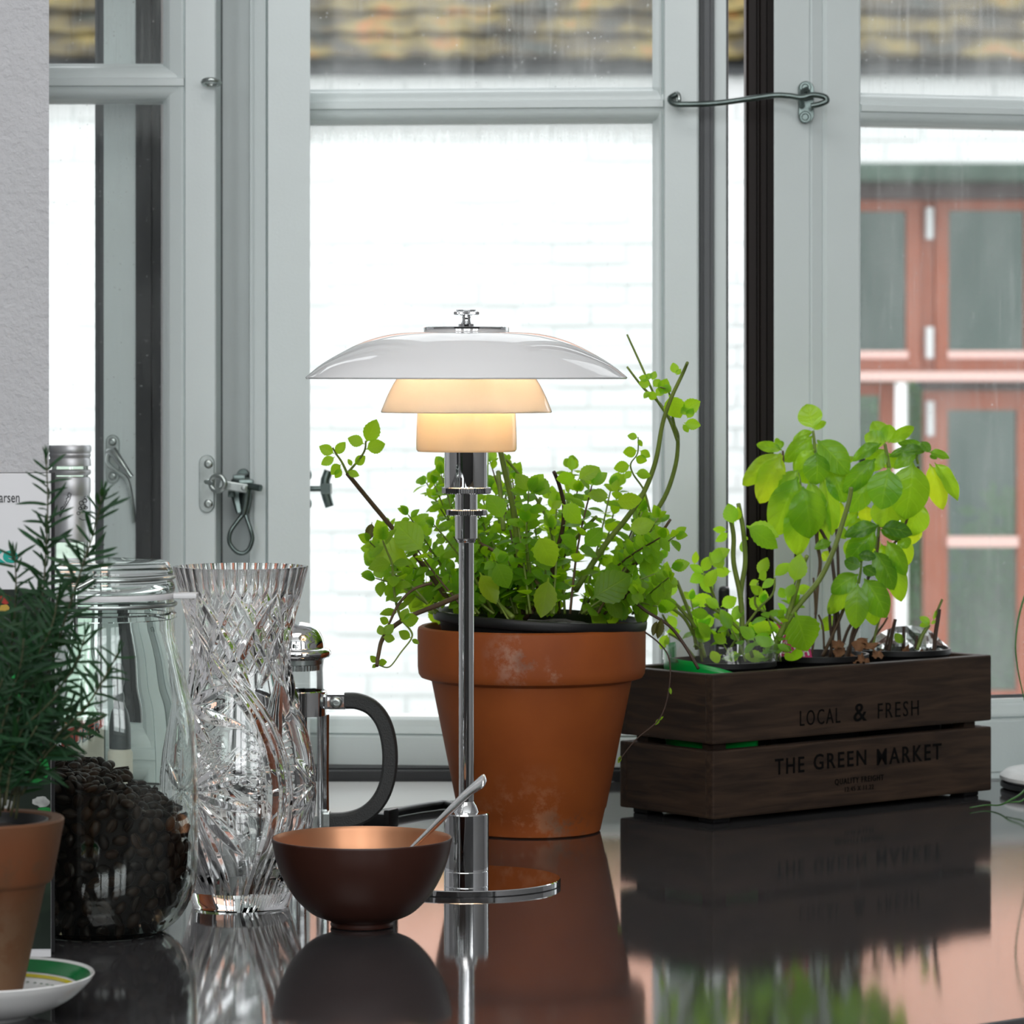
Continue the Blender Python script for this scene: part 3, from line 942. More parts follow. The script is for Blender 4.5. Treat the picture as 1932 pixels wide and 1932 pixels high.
def roof_mat():
    m, t, out = nt('clay_tile')
    L = t.links.new
    g = t.nodes.new('ShaderNodeNewGeometry')
    s = t.nodes.new('ShaderNodeSeparateXYZ'); L(g.outputs['Position'], s.inputs[0])
    n = t.nodes.new('ShaderNodeTexNoise'); n.inputs['Scale'].default_value = 2.2; n.inputs['Detail'].default_value = 5; L(g.outputs['Position'], n.inputs['Vector'])
    # moss keeps to the damp courses near the eaves
    mz = t.nodes.new('ShaderNodeMapRange'); mz.inputs['From Min'].default_value = z_eave + .42; mz.inputs['From Max'].default_value = z_eave + .72
    L(s.outputs['Z'], mz.inputs['Value'])
    n2 = t.nodes.new('ShaderNodeTexNoise'); n2.inputs['Scale'].default_value = 3.2; n2.inputs['Detail'].default_value = 3; L(g.outputs['Position'], n2.inputs['Vector'])
    cr = t.nodes.new('ShaderNodeValToRGB')
    e = cr.color_ramp.elements
    e[0].position = .30; e[0].color = (.028, .033, .026, 1)
    e[1].position = .70; e[1].color = (.30, .12, .03, 1)
    for p_, c_ in ((.42, (.045, .034, .018, 1)), (.50, (.10, .075, .026, 1)), (.60, (.19, .145, .042, 1))):
        q = e.new(p_); q.color = c_
    L(n2.outputs['Fac'], cr.inputs[0])
    cl = t.nodes.new('ShaderNodeValToRGB'); cl.color_ramp.elements[0].color = (.74, .38, .27, 1); cl.color_ramp.elements[1].color = (.88, .58, .46, 1)
    L(n.outputs['Fac'], cl.inputs[0])
    mx = t.nodes.new('ShaderNodeMix'); mx.data_type = 'RGBA'
    L(mz.outputs[0], mx.inputs[0]); L(cr.outputs[0], mx.inputs[6]); L(cl.outputs[0], mx.inputs[7])
    b_ = t.nodes.new('ShaderNodeBsdfPrincipled'); b_.inputs['Roughness'].default_value = .85
    L(mx.outputs[2], b_.inputs['Base Color']); L(b_.outputs[0], out.inputs[0])
    return m


M['tile'] = roof_mat()
SL = R(38)
ex_ = .24
tw = .24


def tile_geo(bb, x, u):
    """one wavy tile: u along the slope from the eave"""
    vs = []; n = 6
    for k_, (du, lift) in enumerate(((-.02, .058), (ex_ + .03, .010))):
        for lay in (0, -.03):
            for i in range(n + 1):
                q = i / n
                w = .007 * math.sin(q * 2 * math.pi)
                uu = u + du
                nn = lift + w + lay
                vs.append((x + (q - .5) * tw * 1.04, YH - .28 + uu * math.cos(SL) - nn * math.sin(SL), z_eave - .03 + uu * math.sin(SL) + nn * math.cos(SL)))
    m_ = n + 1
    fs = []
    for i in range(n):
        fs.append((i, i + 1, 2 * m_ + i + 1, 2 * m_ + i))
        fs.append((m_ + i + 1, m_ + i, 3 * m_ + i, 3 * m_ + i + 1))
        fs.append((i + 1, i, m_ + i, m_ + i + 1))
    fs += [(0, 2 * m_, 3 * m_, m_), (n, m_ + n, 3 * m_ + n, 2 * m_ + n)]
    bb.add(vs, fs)


tb = MB(); tile_geo(tb, 0, 0)
tme = tb.mesh('roof_tile', Vector((0, YH - .28, z_eave)), 50); tme.materials.append(M['tile'])
rest = MB()
for r_ in range(0, 22):
    i0 = -26
    for i in range(i0, 27):
        x = i * tw + (.03 if r_ % 2 else 0)
        pxm = 966 + x * sc
        if r_ < 5 and (80 < pxm + 40 and pxm < 190 or 560 < pxm < 1260 or 1360 < pxm < 1420 or 1600 < pxm < 1960):
            o = bpy.data.objects.new('roof_tile', tme); C.objects.link(o); o.parent = hb
            u = r_ * ex_
            o.location = (x + random.uniform(-.01, .01), -.28 + u * math.cos(SL), z_eave - GZ + u * math.sin(SL) + random.uniform(-.008, .008))
        else:
            tile_geo(rest, x, r_ * ex_)
rest.build('roof_tiles', M['tile'], hb, kind='stuff')
b = MB()
b.add([(-9, YH - .2, z_eave - .06), (9, YH - .2, z_eave - .06), (9, YH + 4.2, z_eave - .06 + 4.4 * math.tan(SL)), (-9, YH + 4.2, z_eave - .06 + 4.4 * math.tan(SL)), (9, YH + 8, z_eave), (-9, YH + 8, z_eave)], [(0, 1, 2, 3), (3, 2, 4, 5), (0, 5, 4, 1), (0, 3, 5), (1, 4, 2)])
b.build('roof_deck', M['gasket_grey'], hb)
b = MB(); b.box(-9, 9, YH - .10, YH + .02, z_eave - .10, z_eave - .02); b.build('eaves_board', M['gasket_grey'], hb)

# --------------------------------------------------------------- annex with red-brown windows
M['redwood'] = pbr('red_brown_paint', (.30, .080, .035), .5, noise=.12, nscale=10)
M['redlight'] = pbr('faded_pink_sill', (.72, .47, .42), .6)
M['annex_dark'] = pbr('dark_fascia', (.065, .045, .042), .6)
M['annex_roof'] = pbr('green_grey_felt', (.06, .10, .075), .8, noise=.4, nscale=8)
M['hinge'] = pbr('pale_hinge', (.62, .64, .64), .5)
M['white_pipe'] = pbr('white_pipe', (.88, .88, .88), .5)
M['annex_inside'] = pbr('annex_inside', (.05, .12, .095), .9)
M['annex_pane'] = thin('annex_pane', (.72, .80, .77), .03)
YA = 16.0
AX = thing('garden_annex', 'annex with red-brown windows and white drainpipe beside the white house', 'annex', (PX(1800, YA), YA, GZ))


def arect(bb, x0, x1, y0, y1, dep0=0.0, dep1=.1, bev=.004):
    bb.box(PX(x0, YA), PX(x1, YA), YA + dep0, YA + dep1, PZ(y1, YA), PZ(y0, YA), bev)


AR = 2500
b = MB(); arect(b, 1500, AR, 316, 350, -.35, .3, .02); b.build('gutter', M['annex_roof'], AX)
b = MB(); arect(b, 1500, AR, 350, 377, -.10, .1); b.build('fascia', M['annex_dark'], AX)
b = MB()
b.add([(PX(1500, YA), YA - .3, PZ(320, YA)), (PX(AR, YA), YA - .3, PZ(320, YA)), (PX(AR, YA), YA + 3, PZ(300, YA)), (PX(1500, YA), YA + 3, PZ(300, YA))], [(0, 1, 2, 3)])
b.v += [(x, y, z - .06) for x, y, z in b.v]; b.f += [(7, 6, 5, 4), (0, 4, 5, 1), (1, 5, 6, 2), (2, 6, 7, 3), (3, 7, 4, 0)]; b.m = []
b.build('light_inlet_roof', M['annex_pane'], AX)  # roof made clear so daylight reaches the shrubs inside


def casement(x0, x1, y0, y1, fr, frb, pane=True, lightbead=True, dep=.0):
    bb = MB()
    arect(bb, x0, x0 + fr, y0, y1, dep, dep + .07); arect(bb, x1 - fr, x1, y0, y1, dep, dep + .07)
    arect(bb, x0 + fr, x1 - fr, y0, y0 + fr * .8, dep, dep + .07); arect(bb, x0 + fr, x1 - fr, y1 - frb, y1, dep, dep + .07)
    o = bb.build('casement', M['redwood'], AX)
    if lightbead:
        bb = MB(); arect(bb, x0 + fr - 3, x1 - fr + 3, y1 - frb - 14, y1 - frb + 1, dep - .02, dep + .05); bb.build('glazing_bead', M['redlight'], o)
    bb = MB(); arect(bb, x0 + fr - 2, x1 - fr + 2, y0 + fr * .8 - 2, y1 - frb + 2, dep + .03, dep + .04, 0); bb.build('pane', M['annex_pane'], o)
    return o


casement(1560, 1738, 376, 700, 28, 24)
casement(1764, 1960, 376, 700, 26, 24)
casement(1965, 2160, 376, 700, 26, 24)
b = MB(); arect(b, 1738.5, 1763.5, 376, 700, .02, .1); b.build('mullion_post', M['redwood'], AX)
for y0 in (387, 612):
    b = MB(); b.tube([P(1754, y0 + 5, YA - .02), P(1754, y0 + 64, YA - .02)], 8 / F * YA, 10); b.build('hinge', M['hinge'], AX, 40)
b = MB(); arect(b, 1500, AR, 701, 719, -.16, .1); b.build('ledge', M['redlight'], AX)
b = MB(); arect(b, 1742, AR, 719, 736, -.02, .1); b.build('dark_board', M['annex_dark'], AX)  # dark-coloured board below the pink ledge
casement(1560, 1690, 722, 1330, 30, 24, lightbead=False)
o = casement(1742, 1965, 737, 1322, 46, 18, lightbead=False)
bb = MB(); arect(bb, 1786, 1921, 1012, 1032, -.02, .06); bb.build('transom', M['redlight'], o)
casement(1970, 2200, 737, 1322, 46, 18, lightbead=False)
b = MB(); b.tube([P(1755, 757, YA - .02), P(1755, 822, YA - .02)], 8 / F * YA, 10); b.build('hinge', M['hinge'], AX, 40)
b = MB(); b.tube([P(1700, 722, YA - .13), P(1700, 1400, YA - .13)], 12 / F * YA, 16); b.build('drainpipe', M['white_pipe'], AX, 40)
b = MB(); arect(b, 1500, AR, 1322, 1345, -.16, .1); b.build('ledge', M['redlight'], AX)
b = MB(); arect(b, 1500, AR, 1345, 2100, .02, .2); b.build('plinth_wall', M['redwood'], AX)
b = MB(); b.box(PX(1480, YA), PX(AR, YA), YA + 2.2, YA + 2.4, GZ, PZ(316, YA)); b.box(PX(1480, YA), PX(1500, YA), YA + .1, YA + 2.2, GZ, PZ(316, YA)); b.build('inner_wall', M['annex_inside'], AX)
# shrubs put inside to stand in for greenery reflected in the lower panes
M['shrub'] = leaf_mat('shrub_leaf', (.09, .30, .08), (.18, .45, .10), .35, .5, .1, 4)


def leafcard(bb, c, sz):
    a = random.uniform(0, 6.28); t_ = random.uniform(-.8, .8)
    u = Vector((math.cos(a), random.uniform(-.5, .5), math.sin(a))).normalized()
    w = u.cross(Vector((random.uniform(-.6, .6), 1, t_))).normalized()
    bb.add([c - u * sz, c + w * sz * .5, c + u * sz, c - w * sz * .5, ], [(0, 1, 2, 3)], [(0, 0), (1, .5), (0, 1), (-1, .5)])


for i, (x, y, sz, lab) in enumerate(((1850, 1190, .5, 'dark green shrub standing in for greenery reflected in the lower annex pane by the window hinge side'), (1722, 1000, .35, 'tall green climber in the gap beside the white drainpipe'), (1920, 1120, .5, 'leafy green shrub standing in for greenery reflected in the lower annex pane at the picture edge'), (1640, 900, .35, 'deep green bush standing in for greenery reflected in the narrow annex pane left of the drainpipe'))):
    cen = P(x, y, YA + .55 if i != 1 else YA + .25)
    sh = thing('garden_shrub', lab, 'shrub', (cen.x, cen.y, GZ), group='shrubs about the annex')
    b = MB()
    for k_ in range(420):
        v = Vector((random.triangular(-1.7, 1.7, 0) * (.4 if i != 1 else .3), random.triangular(-1.7, 1.7, 0) * (.35 if i != 1 else .1), random.triangular(-1.9, 1.9, 0) * (1 if i != 1 else 1.7))) * sz * .62
        leafcard(b, cen + v, random.uniform(.03, .065))
    b.build('foliage', M['shrub'], sh, kind='stuff')
    b = MB(); b.tube([(cen.x, cen.y, GZ), (cen.x + .05, cen.y, (GZ + cen.z) / 2), (cen.x, cen.y, cen.z)], [.03, .02, .01], 6); b.build('trunk', M['stem_brown'], sh)

# =================================================================== TABLE LAMP
LD = 2.274
LS = F / LD
LX = PX(880, LD)
lamp = thing('table_lamp', 'chrome table lamp with three opal glass shades, lit, before the potted mint', 'lamp', (LX, LD, CT))


def lz(y): return (1668.5 - y) / LS


def lr(p): return p / LS


cen = (LX, LD, CT)
b = MB()
b.lathe([(0, 0), (lr(176), 0), (lr(178), lr(1.5)), (lr(178), lr(10.5)), (lr(176.5), lr(12)), (0, lr(12))], cen, 96); b.build('base_plate', M['chrome'], lamp, 30)
b = MB()
b.lathe([(0, lr(12)), (lr(42.5), lr(12)), (lr(42.5), lz(1643)), (lr(41.8), lz(1642)), (lr(42.5), lz(1641)), (lr(42.5), lz(1536)), (lr(41), lz(1533.5)), (lr(24), lz(1532)), (lr(22), lz(1526)), (lr(21), lz(1524)), (lr(19), lz(1519)), (lr(15.5), lz(1514)), (lr(14.5), lz(1512)), (0, lz(1512))], cen, 64)
b.build('base_socket', M['chrome'], lamp, 30)
b = MB(); b.lathe([(lr(14.5), lz(1513)), (lr(14.5), lz(1021))], cen, 48); b.build('pole', M['chrome'], lamp, 30)
b = MB()
b.lathe([(0, lz(1024)), (lr(17), lz(1024)), (lr(18), lz(1020)), (lr(21.5), lz(1016)), (lr(21.5), lz(972)), (0, lz(972))], cen, 48)
b.lathe([(0, lz(963)), (lr(21.5), lz(963)), (lr(21.5), lz(930)), (0, lz(930))], cen, 48)
b.build('stem_sleeve', M['chrome'], lamp, 30)
for (y0, y1, r0, r1) in ((973, 961, 38, 21), (932, 919, 46.4, 30)):
    b = MB(); ym = (y0 + y1) / 2
    b.lathe([(0, lz(y0 + 1)), (lr(r1), lz(y0 + .5)), (lr(r0 - 2), lz(y0 - .3)), (lr(r0), lz(y0 - 2)), (lr(r0), lz(y1 + 2)), (lr(r0 - 2), lz(y1 + .5)), (lr(r0 - 6), lz(y1)), (0, lz(y1))], cen, 128, ((3, 4), lr(1.6)))
    b.build('knurled_ring', M['chrome'], lamp, 30)
b = MB(); b.lathe([(0, lz(920)), (lr(41), lz(920)), (lr(41.7), lz(918)), (lr(41.7), lz(838)), (lr(38), lz(836)), (0, lz(836))], cen, 64); b.build('socket_tube', M['chrome'], lamp, 30)


def shade(prof, th, mat, name):
    inner = [(max(r - th * .9, .0005), z - th * .35) for r, z in prof]
    rim = [(prof[0][0] - th * .2, prof[0][1] - th * .35), (prof[0][0] - th * .6, prof[0][1] - th * .4)]
    allp = [(lr(r), lz(1668.5) + lr(z)) for r, z in inner[::-1] + rim[::-1] + prof]
    bb = MB(); bb.lathe(allp, cen, 128)
    return bb.build(name, mat, lamp, 60)


def sm(pts, k=6):
    return [(q.x, q.y) for q in catmull([Vector((a, c, 0)) for a, c in pts], k)]


Y0 = 1668.5
shade(sm([(303, Y0 - 714), (300, Y0 - 709), (268, Y0 - 684), (220, Y0 - 657), (182, Y0 - 641), (135, Y0 - 630), (80, Y0 - 627), (40, Y0 - 626.5), (8, Y0 - 626)]), 4, M['opal_top'], 'top_shade')
shade(sm([(161.5, Y0 - 777), (158, Y0 - 768), (147, Y0 - 742), (131, Y0 - 714), (112, Y0 - 692), (86, Y0 - 672), (66, Y0 - 662)]), 5, M['opal'], 'middle_shade')
shade(sm([(93, Y0 - 850.5), (94.7, Y0 - 846), (94.5, Y0 - 820), (93, Y0 - 785), (91, Y0 - 772), (86, Y0 - 763)]), 5, M['opal_low'], 'lower_shade')
b = MB()   # finial: cap disc, nut, waisted neck, knurled knob
b.lathe([(0, lz(627)), (lr(80), lz(627)), (lr(80.5), lz(626)), (lr(80.5), lz(618.5)), (lr(79), lz(617.5)), (0, lz(617.5))], cen, 96)
b.build('cap_disc', M['chrome'], lamp, 30)
b = MB()
b.lathe([(0, lz(618)), (lr(15), lz(618)), (lr(15), lz(612)), (lr(11), lz(611.5)), (lr(8.5), lz(608)), (lr(7.5), lz(603)), (lr(8.5), lz(598)), (lr(12), lz(596.5)), (lr(20), lz(596)), (lr(23.5), lz(594)), (lr(24), lz(592.5)), (lr(24), lz(590)), (lr(23), lz(588.5)), (lr(20), lz(587)), (lr(19.5), lz(585)), (0, lz(584.5))], cen, 96, ((10, 11), lr(1.2)))
b.build('finial', M['chrome'], lamp, 30)
# bulb inside the shades
m, t, out = nt('lamp_bulb')
e = t.nodes.new('ShaderNodeEmission'); e.inputs[0].default_value = (1, .77, .58, 1); e.inputs[1].default_value = 190
t.links.new(e.outputs[0], out.inputs[0])
b = MB(); b.ball((LX, LD, CT + lz(738)), lr(20), 20, 12, (1, 1, 1.2)); b.build('bulb', m, lamp, 90)
b = MB(); b.lathe([(0, lz(837)), (lr(16), lz(837)), (lr(16), lz(806)), (0, lz(806))], cen, 24); b.build('bulb_cap', M['chrome'], lamp, 30)
b = MB()   # arms that carry the shades
for i in range(3):
    a = R(35 + 120 * i)
    b.tube([(LX + lr(38) * math.cos(a), LD + lr(38) * math.sin(a), CT + lz(838)), (LX + lr(50) * math.cos(a), LD + lr(50) * math.sin(a), CT + lz(760)), (LX + lr(44) * math.cos(a), LD + lr(44) * math.sin(a), CT + lz(628))], lr(2.2), 6)
b.build('shade_arm', M['chrome'], lamp, 60)
# flex with an in-line switch
b = MB()
gz = CT + .0035


def onto(px, py, lift=.0035):
    d = F * (EYE - lift) / (py - HORIZON)
    return P(px, py, d)


cord = catmull([(LX + .01, LD + .05, gz), onto(905, 1545), onto(850, 1520), onto(815, 1521), onto(770, 1528), onto(735, 1535), onto(700, 1543), onto(650, 1553), onto(600, 1556)], 6)
b.tube(cord, .0033, 8); b.build('flex', M['black'], lamp, 60)
q = onto(713, 1548, .005)
b = MB(Matrix.Translation(q) @ Matrix.Rotation(R(-25), 4, 'Z'))
b.box(-.011, .011, -.007, .007, -.005, .006, .003); b.box(.008, .013, -.008, .008, -.005, .009, .002); b.box(-.012, -.008, -.008, .008, -.005, .008, .002)
b.build('flex_switch', M['black'], lamp, 40)

# =================================================================== BIG TERRACOTTA POT + MINT
PD = 2.542
PS = F / PD
pc = (PX(1003, PD), PD, CT)


def px_prof(pts, s): return [(r / s, z / s) for r, z in pts]


def terracotta_mat(name, base, dark, pale, stains):
    m, t, out = nt(name)
    L = t.links.new
    tc = t.nodes.new('ShaderNodeTexCoord')
    n = t.nodes.new('ShaderNodeTexNoise'); n.inputs['Scale'].default_value = 22; n.inputs['Detail'].default_value = 6; L(tc.outputs['Object'], n.inputs['Vector'])
    r = t.nodes.new('ShaderNodeValToRGB'); r.color_ramp.elements[0].position = .3; r.color_ramp.elements[1].position = .75
    r.color_ramp.elements[0].color = (*dark, 1); r.color_ramp.elements[1].color = (*base, 1); L(n.outputs['Fac'], r.inputs[0])
    n2 = t.nodes.new('ShaderNodeTexNoise'); n2.inputs['Scale'].default_value = 55; n2.inputs['Detail'].default_value = 8; n2.inputs['Roughness'].default_value = .7; L(tc.outputs['Object'], n2.inputs['Vector'])
    last = r.outputs[0]
    for (c, rad, st, col, lo) in stains:
        vm = t.nodes.new('ShaderNodeVectorMath'); vm.operation = 'DISTANCE'; vm.inputs[1].default_value = c
        mpp = t.nodes.new('ShaderNodeMapping'); L(tc.outputs['Object'], mpp.inputs[0]); L(mpp.outputs[0], vm.inputs[0])
        mr = t.nodes.new('ShaderNodeMapRange'); mr.inputs['From Min'].default_value = rad; mr.inputs['From Max'].default_value = rad * .3; L(vm.outputs['Value'], mr.inputs['Value'])
        m3 = t.nodes.new('ShaderNodeMapRange'); m3.inputs['From Min'].default_value = lo; m3.inputs['From Max'].default_value = lo + .12; L(n2.outputs['Fac'], m3.inputs['Value'])
        mu = t.nodes.new('ShaderNodeMath'); mu.operation = 'MULTIPLY'; L(mr.outputs[0], mu.inputs[0]); L(m3.outputs[0], mu.inputs[1])
        mu2 = t.nodes.new('ShaderNodeMath'); mu2.operation = 'MULTIPLY'; mu2.inputs[1].default_value = st; L(mu.outputs[0], mu2.inputs[0])
        mx = t.nodes.new('ShaderNodeMix'); mx.data_type = 'RGBA'; L(mu2.outputs[0], mx.inputs[0]); L(last, mx.inputs[6]); mx.inputs[7].default_value = (*col, 1)
        last = mx.outputs[2]
    b_ = t.nodes.new('ShaderNodeBsdfPrincipled'); b_.inputs['Roughness'].default_value = .62; b_.inputs['Specular IOR Level'].default_value = .35
    L(last, b_.inputs['Base Color'])
    bu = t.nodes.new('ShaderNodeBump'); bu.inputs['Strength'].default_value = .12; bu.inputs['Distance'].default_value = .001
    L(n2.outputs['Fac'], bu.inputs['Height']); L(bu.outputs[0], b_.inputs['Normal'])
    L(b_.outputs[0], out.inputs[0])
    return m


ang = R(-96)
M['terra_big'] = terracotta_mat('terracotta_big', (.335, .082, .013), (.26, .058, .009), (.5, .3, .2), [
    ((-.011, -.079, .127), .026, .34, (.50, .40, .34), .47), ((-.004, -.080, .126), .010, .6, (.10, .05, .03), .45), ((.012, -.080, .118), .020, .35, (.50, .38, .30), .55),
    ((.020, -.047, .010), .016, .85, (.03, .012, .006), .52), ((.034, -.040, .008), .016, .85, (.03, .012, .006), .50), ((.0, -.05, .006), .05, .35, (.55, .30, .18), .50)])
tp = thing('terracotta_pot', 'large orange terracotta pot with thick rim behind the lamp', 'flowerpot', pc)
b = MB()
b.lathe(px_prof([(0, 0), (124, 0), (130, 3), (131, 8), (139, 44), (141, 46), (189, 284), (196, 287), (209, 291), (213.5, 298), (215, 310), (215.5, 378), (214, 384), (209, 387), (203, 386), (199, 381), (196, 360), (185, 290), (122, 14), (0, 12)], PS), pc, 96)
b.build('pot_body', M['terra_big'], tp, 35)

mint = thing('potted_mint', 'bushy mint in a black nursery pot set inside the terracotta pot', 'plant', (PX(1019, PD), PD, CT + .02))
tilt = Matrix.Translation((PX(1019, PD), PD, CT + .150)) @ Matrix.Rotation(R(3.2), 4, 'Y')
b = MB(tilt)
s_ = PS
b.lathe(px_prof([(0, -330), (120, -330), (186, -25), (188, -14), (200, -12), (202, -8), (202.5, 2), (201, 6), (196, 7), (192, 3), (188, -15), (184, -30)], s_), (0, 0, 0), 72)
b.build('nursery_pot', M['black'], mint, 35)
b = MB(tilt)
prof = []
rng = random.Random(3)
NS = 40
vs = [(0, 0, -18 / s_)]; fs = []
for i in range(1, 9):
    for j in range(NS):
        a = 2 * math.pi * j / NS
        rr = 189 / s_ * i / 8
        vs.append((rr * math.cos(a), rr * math.sin(a), (-18 + rng.uniform(-5, 9) * (i < 8)) / s_))
for j in range(NS): fs.append((0, 1 + j, 1 + (j + 1) % NS))
for i in range(7):
    for j in range(NS):
        fs.append((1 + i * NS + j, 1 + (i + 1) * NS + j, 1 + (i + 1) * NS + (j + 1) % NS, 1 + i * NS + (j + 1) % NS))
b.add(vs, fs); b.build('soil', M['soil'], mint, 180)


# leaf meshes -------------------------------------------------------------------
def leaf_mesh(name, mat, width=.6, serr=.0, nseg=8, curl=.15, fold=.18, tipw=1.0, petiole=.10, puff=0.0, nx=2, wav=0.0, pw=.72, pe=.8):
    """blade along +y from 0 to 1, z up; uv u in -1..1, v in 0..1"""
    bb = MB()
    vs = []; uv = []
    rows = []
    # petiole
    ts = [0.0] + [petiole + (1 - petiole) * i / nseg for i in range(nseg + 1)]
    for k, t_ in enumerate(ts):
        if k == 0: w = .018
        else:
            q = (t_ - petiole) / (1 - petiole)
            w = max(.02, width * .5 * (math.sin(math.pi * min(1, q ** pw * .985 + .015)) ** pe)) if q < .999 else .012
            if serr and 0 < k < len(ts) - 1 and k % 2: w *= 1 + serr
        row = []
        for j in range(-nx, nx + 1):
            u = j / nx
            x = u * w
            z = abs(u) * w * fold - curl * t_ * t_ + puff * (1 - u * u) * math.sin(math.pi * min(1, t_)) + wav * math.sin(t_ * 13 + u * 2.2) * abs(u)
            if puff: z += puff * .35 * math.cos(math.pi * 2 * 5 * (t_ - .28 * abs(u))) * (abs(u) > .1) * (abs(u) < .9)
            row.append(len(vs)); vs.append((x, t_ + (.03 * serr if False else 0), z)); uv.append((u, t_))
        rows.append(row)
    fs = []
    for a, c in zip(rows[:-1], rows[1:]):
        for j in range(2 * nx):
            fs.append((a[j], a[j + 1], c[j + 1], c[j]))
    bb.add(vs, fs, uv)
    me = bb.mesh(name, smooth=180)
    me.materials.append(mat)
    return me, bb


LEAF = {}
for i, (w, c_, fo) in enumerate(((.62, .16, .25), (.70, .28, .12), (.56, -.05, .35))):
    LEAF['mint%d' % i] = leaf_mesh('leaf', M['mint'], w, .10, 14, c_, fo, nx=1, pw=.88)
for i, (w, c_, fo, pf, wv) in enumerate(((.72, .25, -.10, .05, .01), (.66, .40, -.16, .07, .025), (.74, .12, .12, .04, .0), (.55, .30, .25, .03, .03))):
    LEAF['basil%d' % i] = leaf_mesh('leaf', M['basil'], w, 0, 14, c_, fo, nx=4, petiole=.07, puff=pf, wav=wv, pw=.92, pe=.62)


def needle_mesh(curl):
    bb = MB(); vs = []; uv = []; n = 7
    for k in range(n + 1):
        t_ = k / n
        w = .066 * (min(1, t_ * 6 + .35)) * (1 if t_ < .8 else max(.12, (1 - t_) / .2))
        for u in (-1, 0, 1):
            vs.append((u * w, t_, -curl * t_ * t_ - abs(u) * w * .5)); uv.append((u, t_))
    fs = []
    for k in range(n):
        for j in range(2):
            fs.append((k * 3 + j, k * 3 + j + 1, k * 3 + j + 4, k * 3 + j + 3))
    bb.add(vs, fs, uv)
    me = bb.mesh('needle', smooth=180); me.materials.append(M['needle'])
    return me, bb


for i, c_ in enumerate((.12, .35, -.22, .6)):
    LEAF['needle%d' % i] = needle_mesh(c_)


def leaf_matrix(base, tip, nrm, wf=1.0):
    d = tip - base
    ln = d.length
    y = d / ln
    x = y.cross(nrm)
    if x.length < 1e-4: x = y.orthogonal()
    x.normalize()
    z = x.cross(y)
    m = Matrix.Identity(4)
    for i in range(3):
        m[i][0] = x[i] * ln * wf; m[i][1] = y[i] * ln; m[i][2] = z[i] * ln; m[i][3] = base[i]
    return m


class Foliage:
    def __init__(s, parent, limit=300):
        s.parent = parent; s.items = []; s.limit = limit

    def add(s, kind, base, tip, nrm, wf=1.0, col=(1, 1, 1), name='leaf', pri=0):
        s.items.append(((tip - base).length * (1 + pri), kind, leaf_matrix(base, tip, nrm, wf), col, name))

    def flush(s, stuffname, stuffmat):
        s.items.sort(key=lambda q: -q[0])
        o0 = Matrix.Translation(-org(s.parent))
        for ln, kind, m, col, name in s.items[:s.limit]:
            o = bpy.data.objects.new(name, LEAF[kind][0]); C.objects.link(o); o.parent = s.parent
            o.matrix_local = o0 @ m
            o.color = (*col, 1)
        if len(s.items) > s.limit:
            bb = MB()
            for ln, kind, m, col, name in s.items[s.limit:]:
                g = LEAF[kind][1]
                bb.add([m @ Vector(q) for q in g.v], g.f, g.uv)
            bb.build(stuffname, stuffmat, s.parent, 180, kind='stuff')


rnd = random.Random(11)


def jitter_n(amp=.6, up=.35):
    return Vector((rnd.uniform(-amp, amp), -1, up + rnd.uniform(-amp, amp))).normalized()


def stem_tube(parent, pts, r0, r1, mat, name='stem', d=None, n=6):
    b_ = MB(); q = catmull(pts, 5); k_ = len(q)
    b_.tube(q, [r0 + (r1 - r0) * i / (k_ - 1) for i in range(k_)], n)
    b_.build(name, mat, parent, 180)
    return q


MF = Foliage(mint)


def mint_col():
    v = rnd.uniform(.75, 1.2)
    return (v * rnd.uniform(.85, 1.15), v, v * rnd.uniform(.6, 1.3))


def leafpx(fol, kind, x0, y0, x1, y1, d, wf=1.0, col=None, dd=0.0, nrm=None, pri=0):
    fol.add(kind, P(x0, y0, d), P(x1, y1, d + dd), nrm or jitter_n(), wf, col or (1, 1, 1), pri=pri)


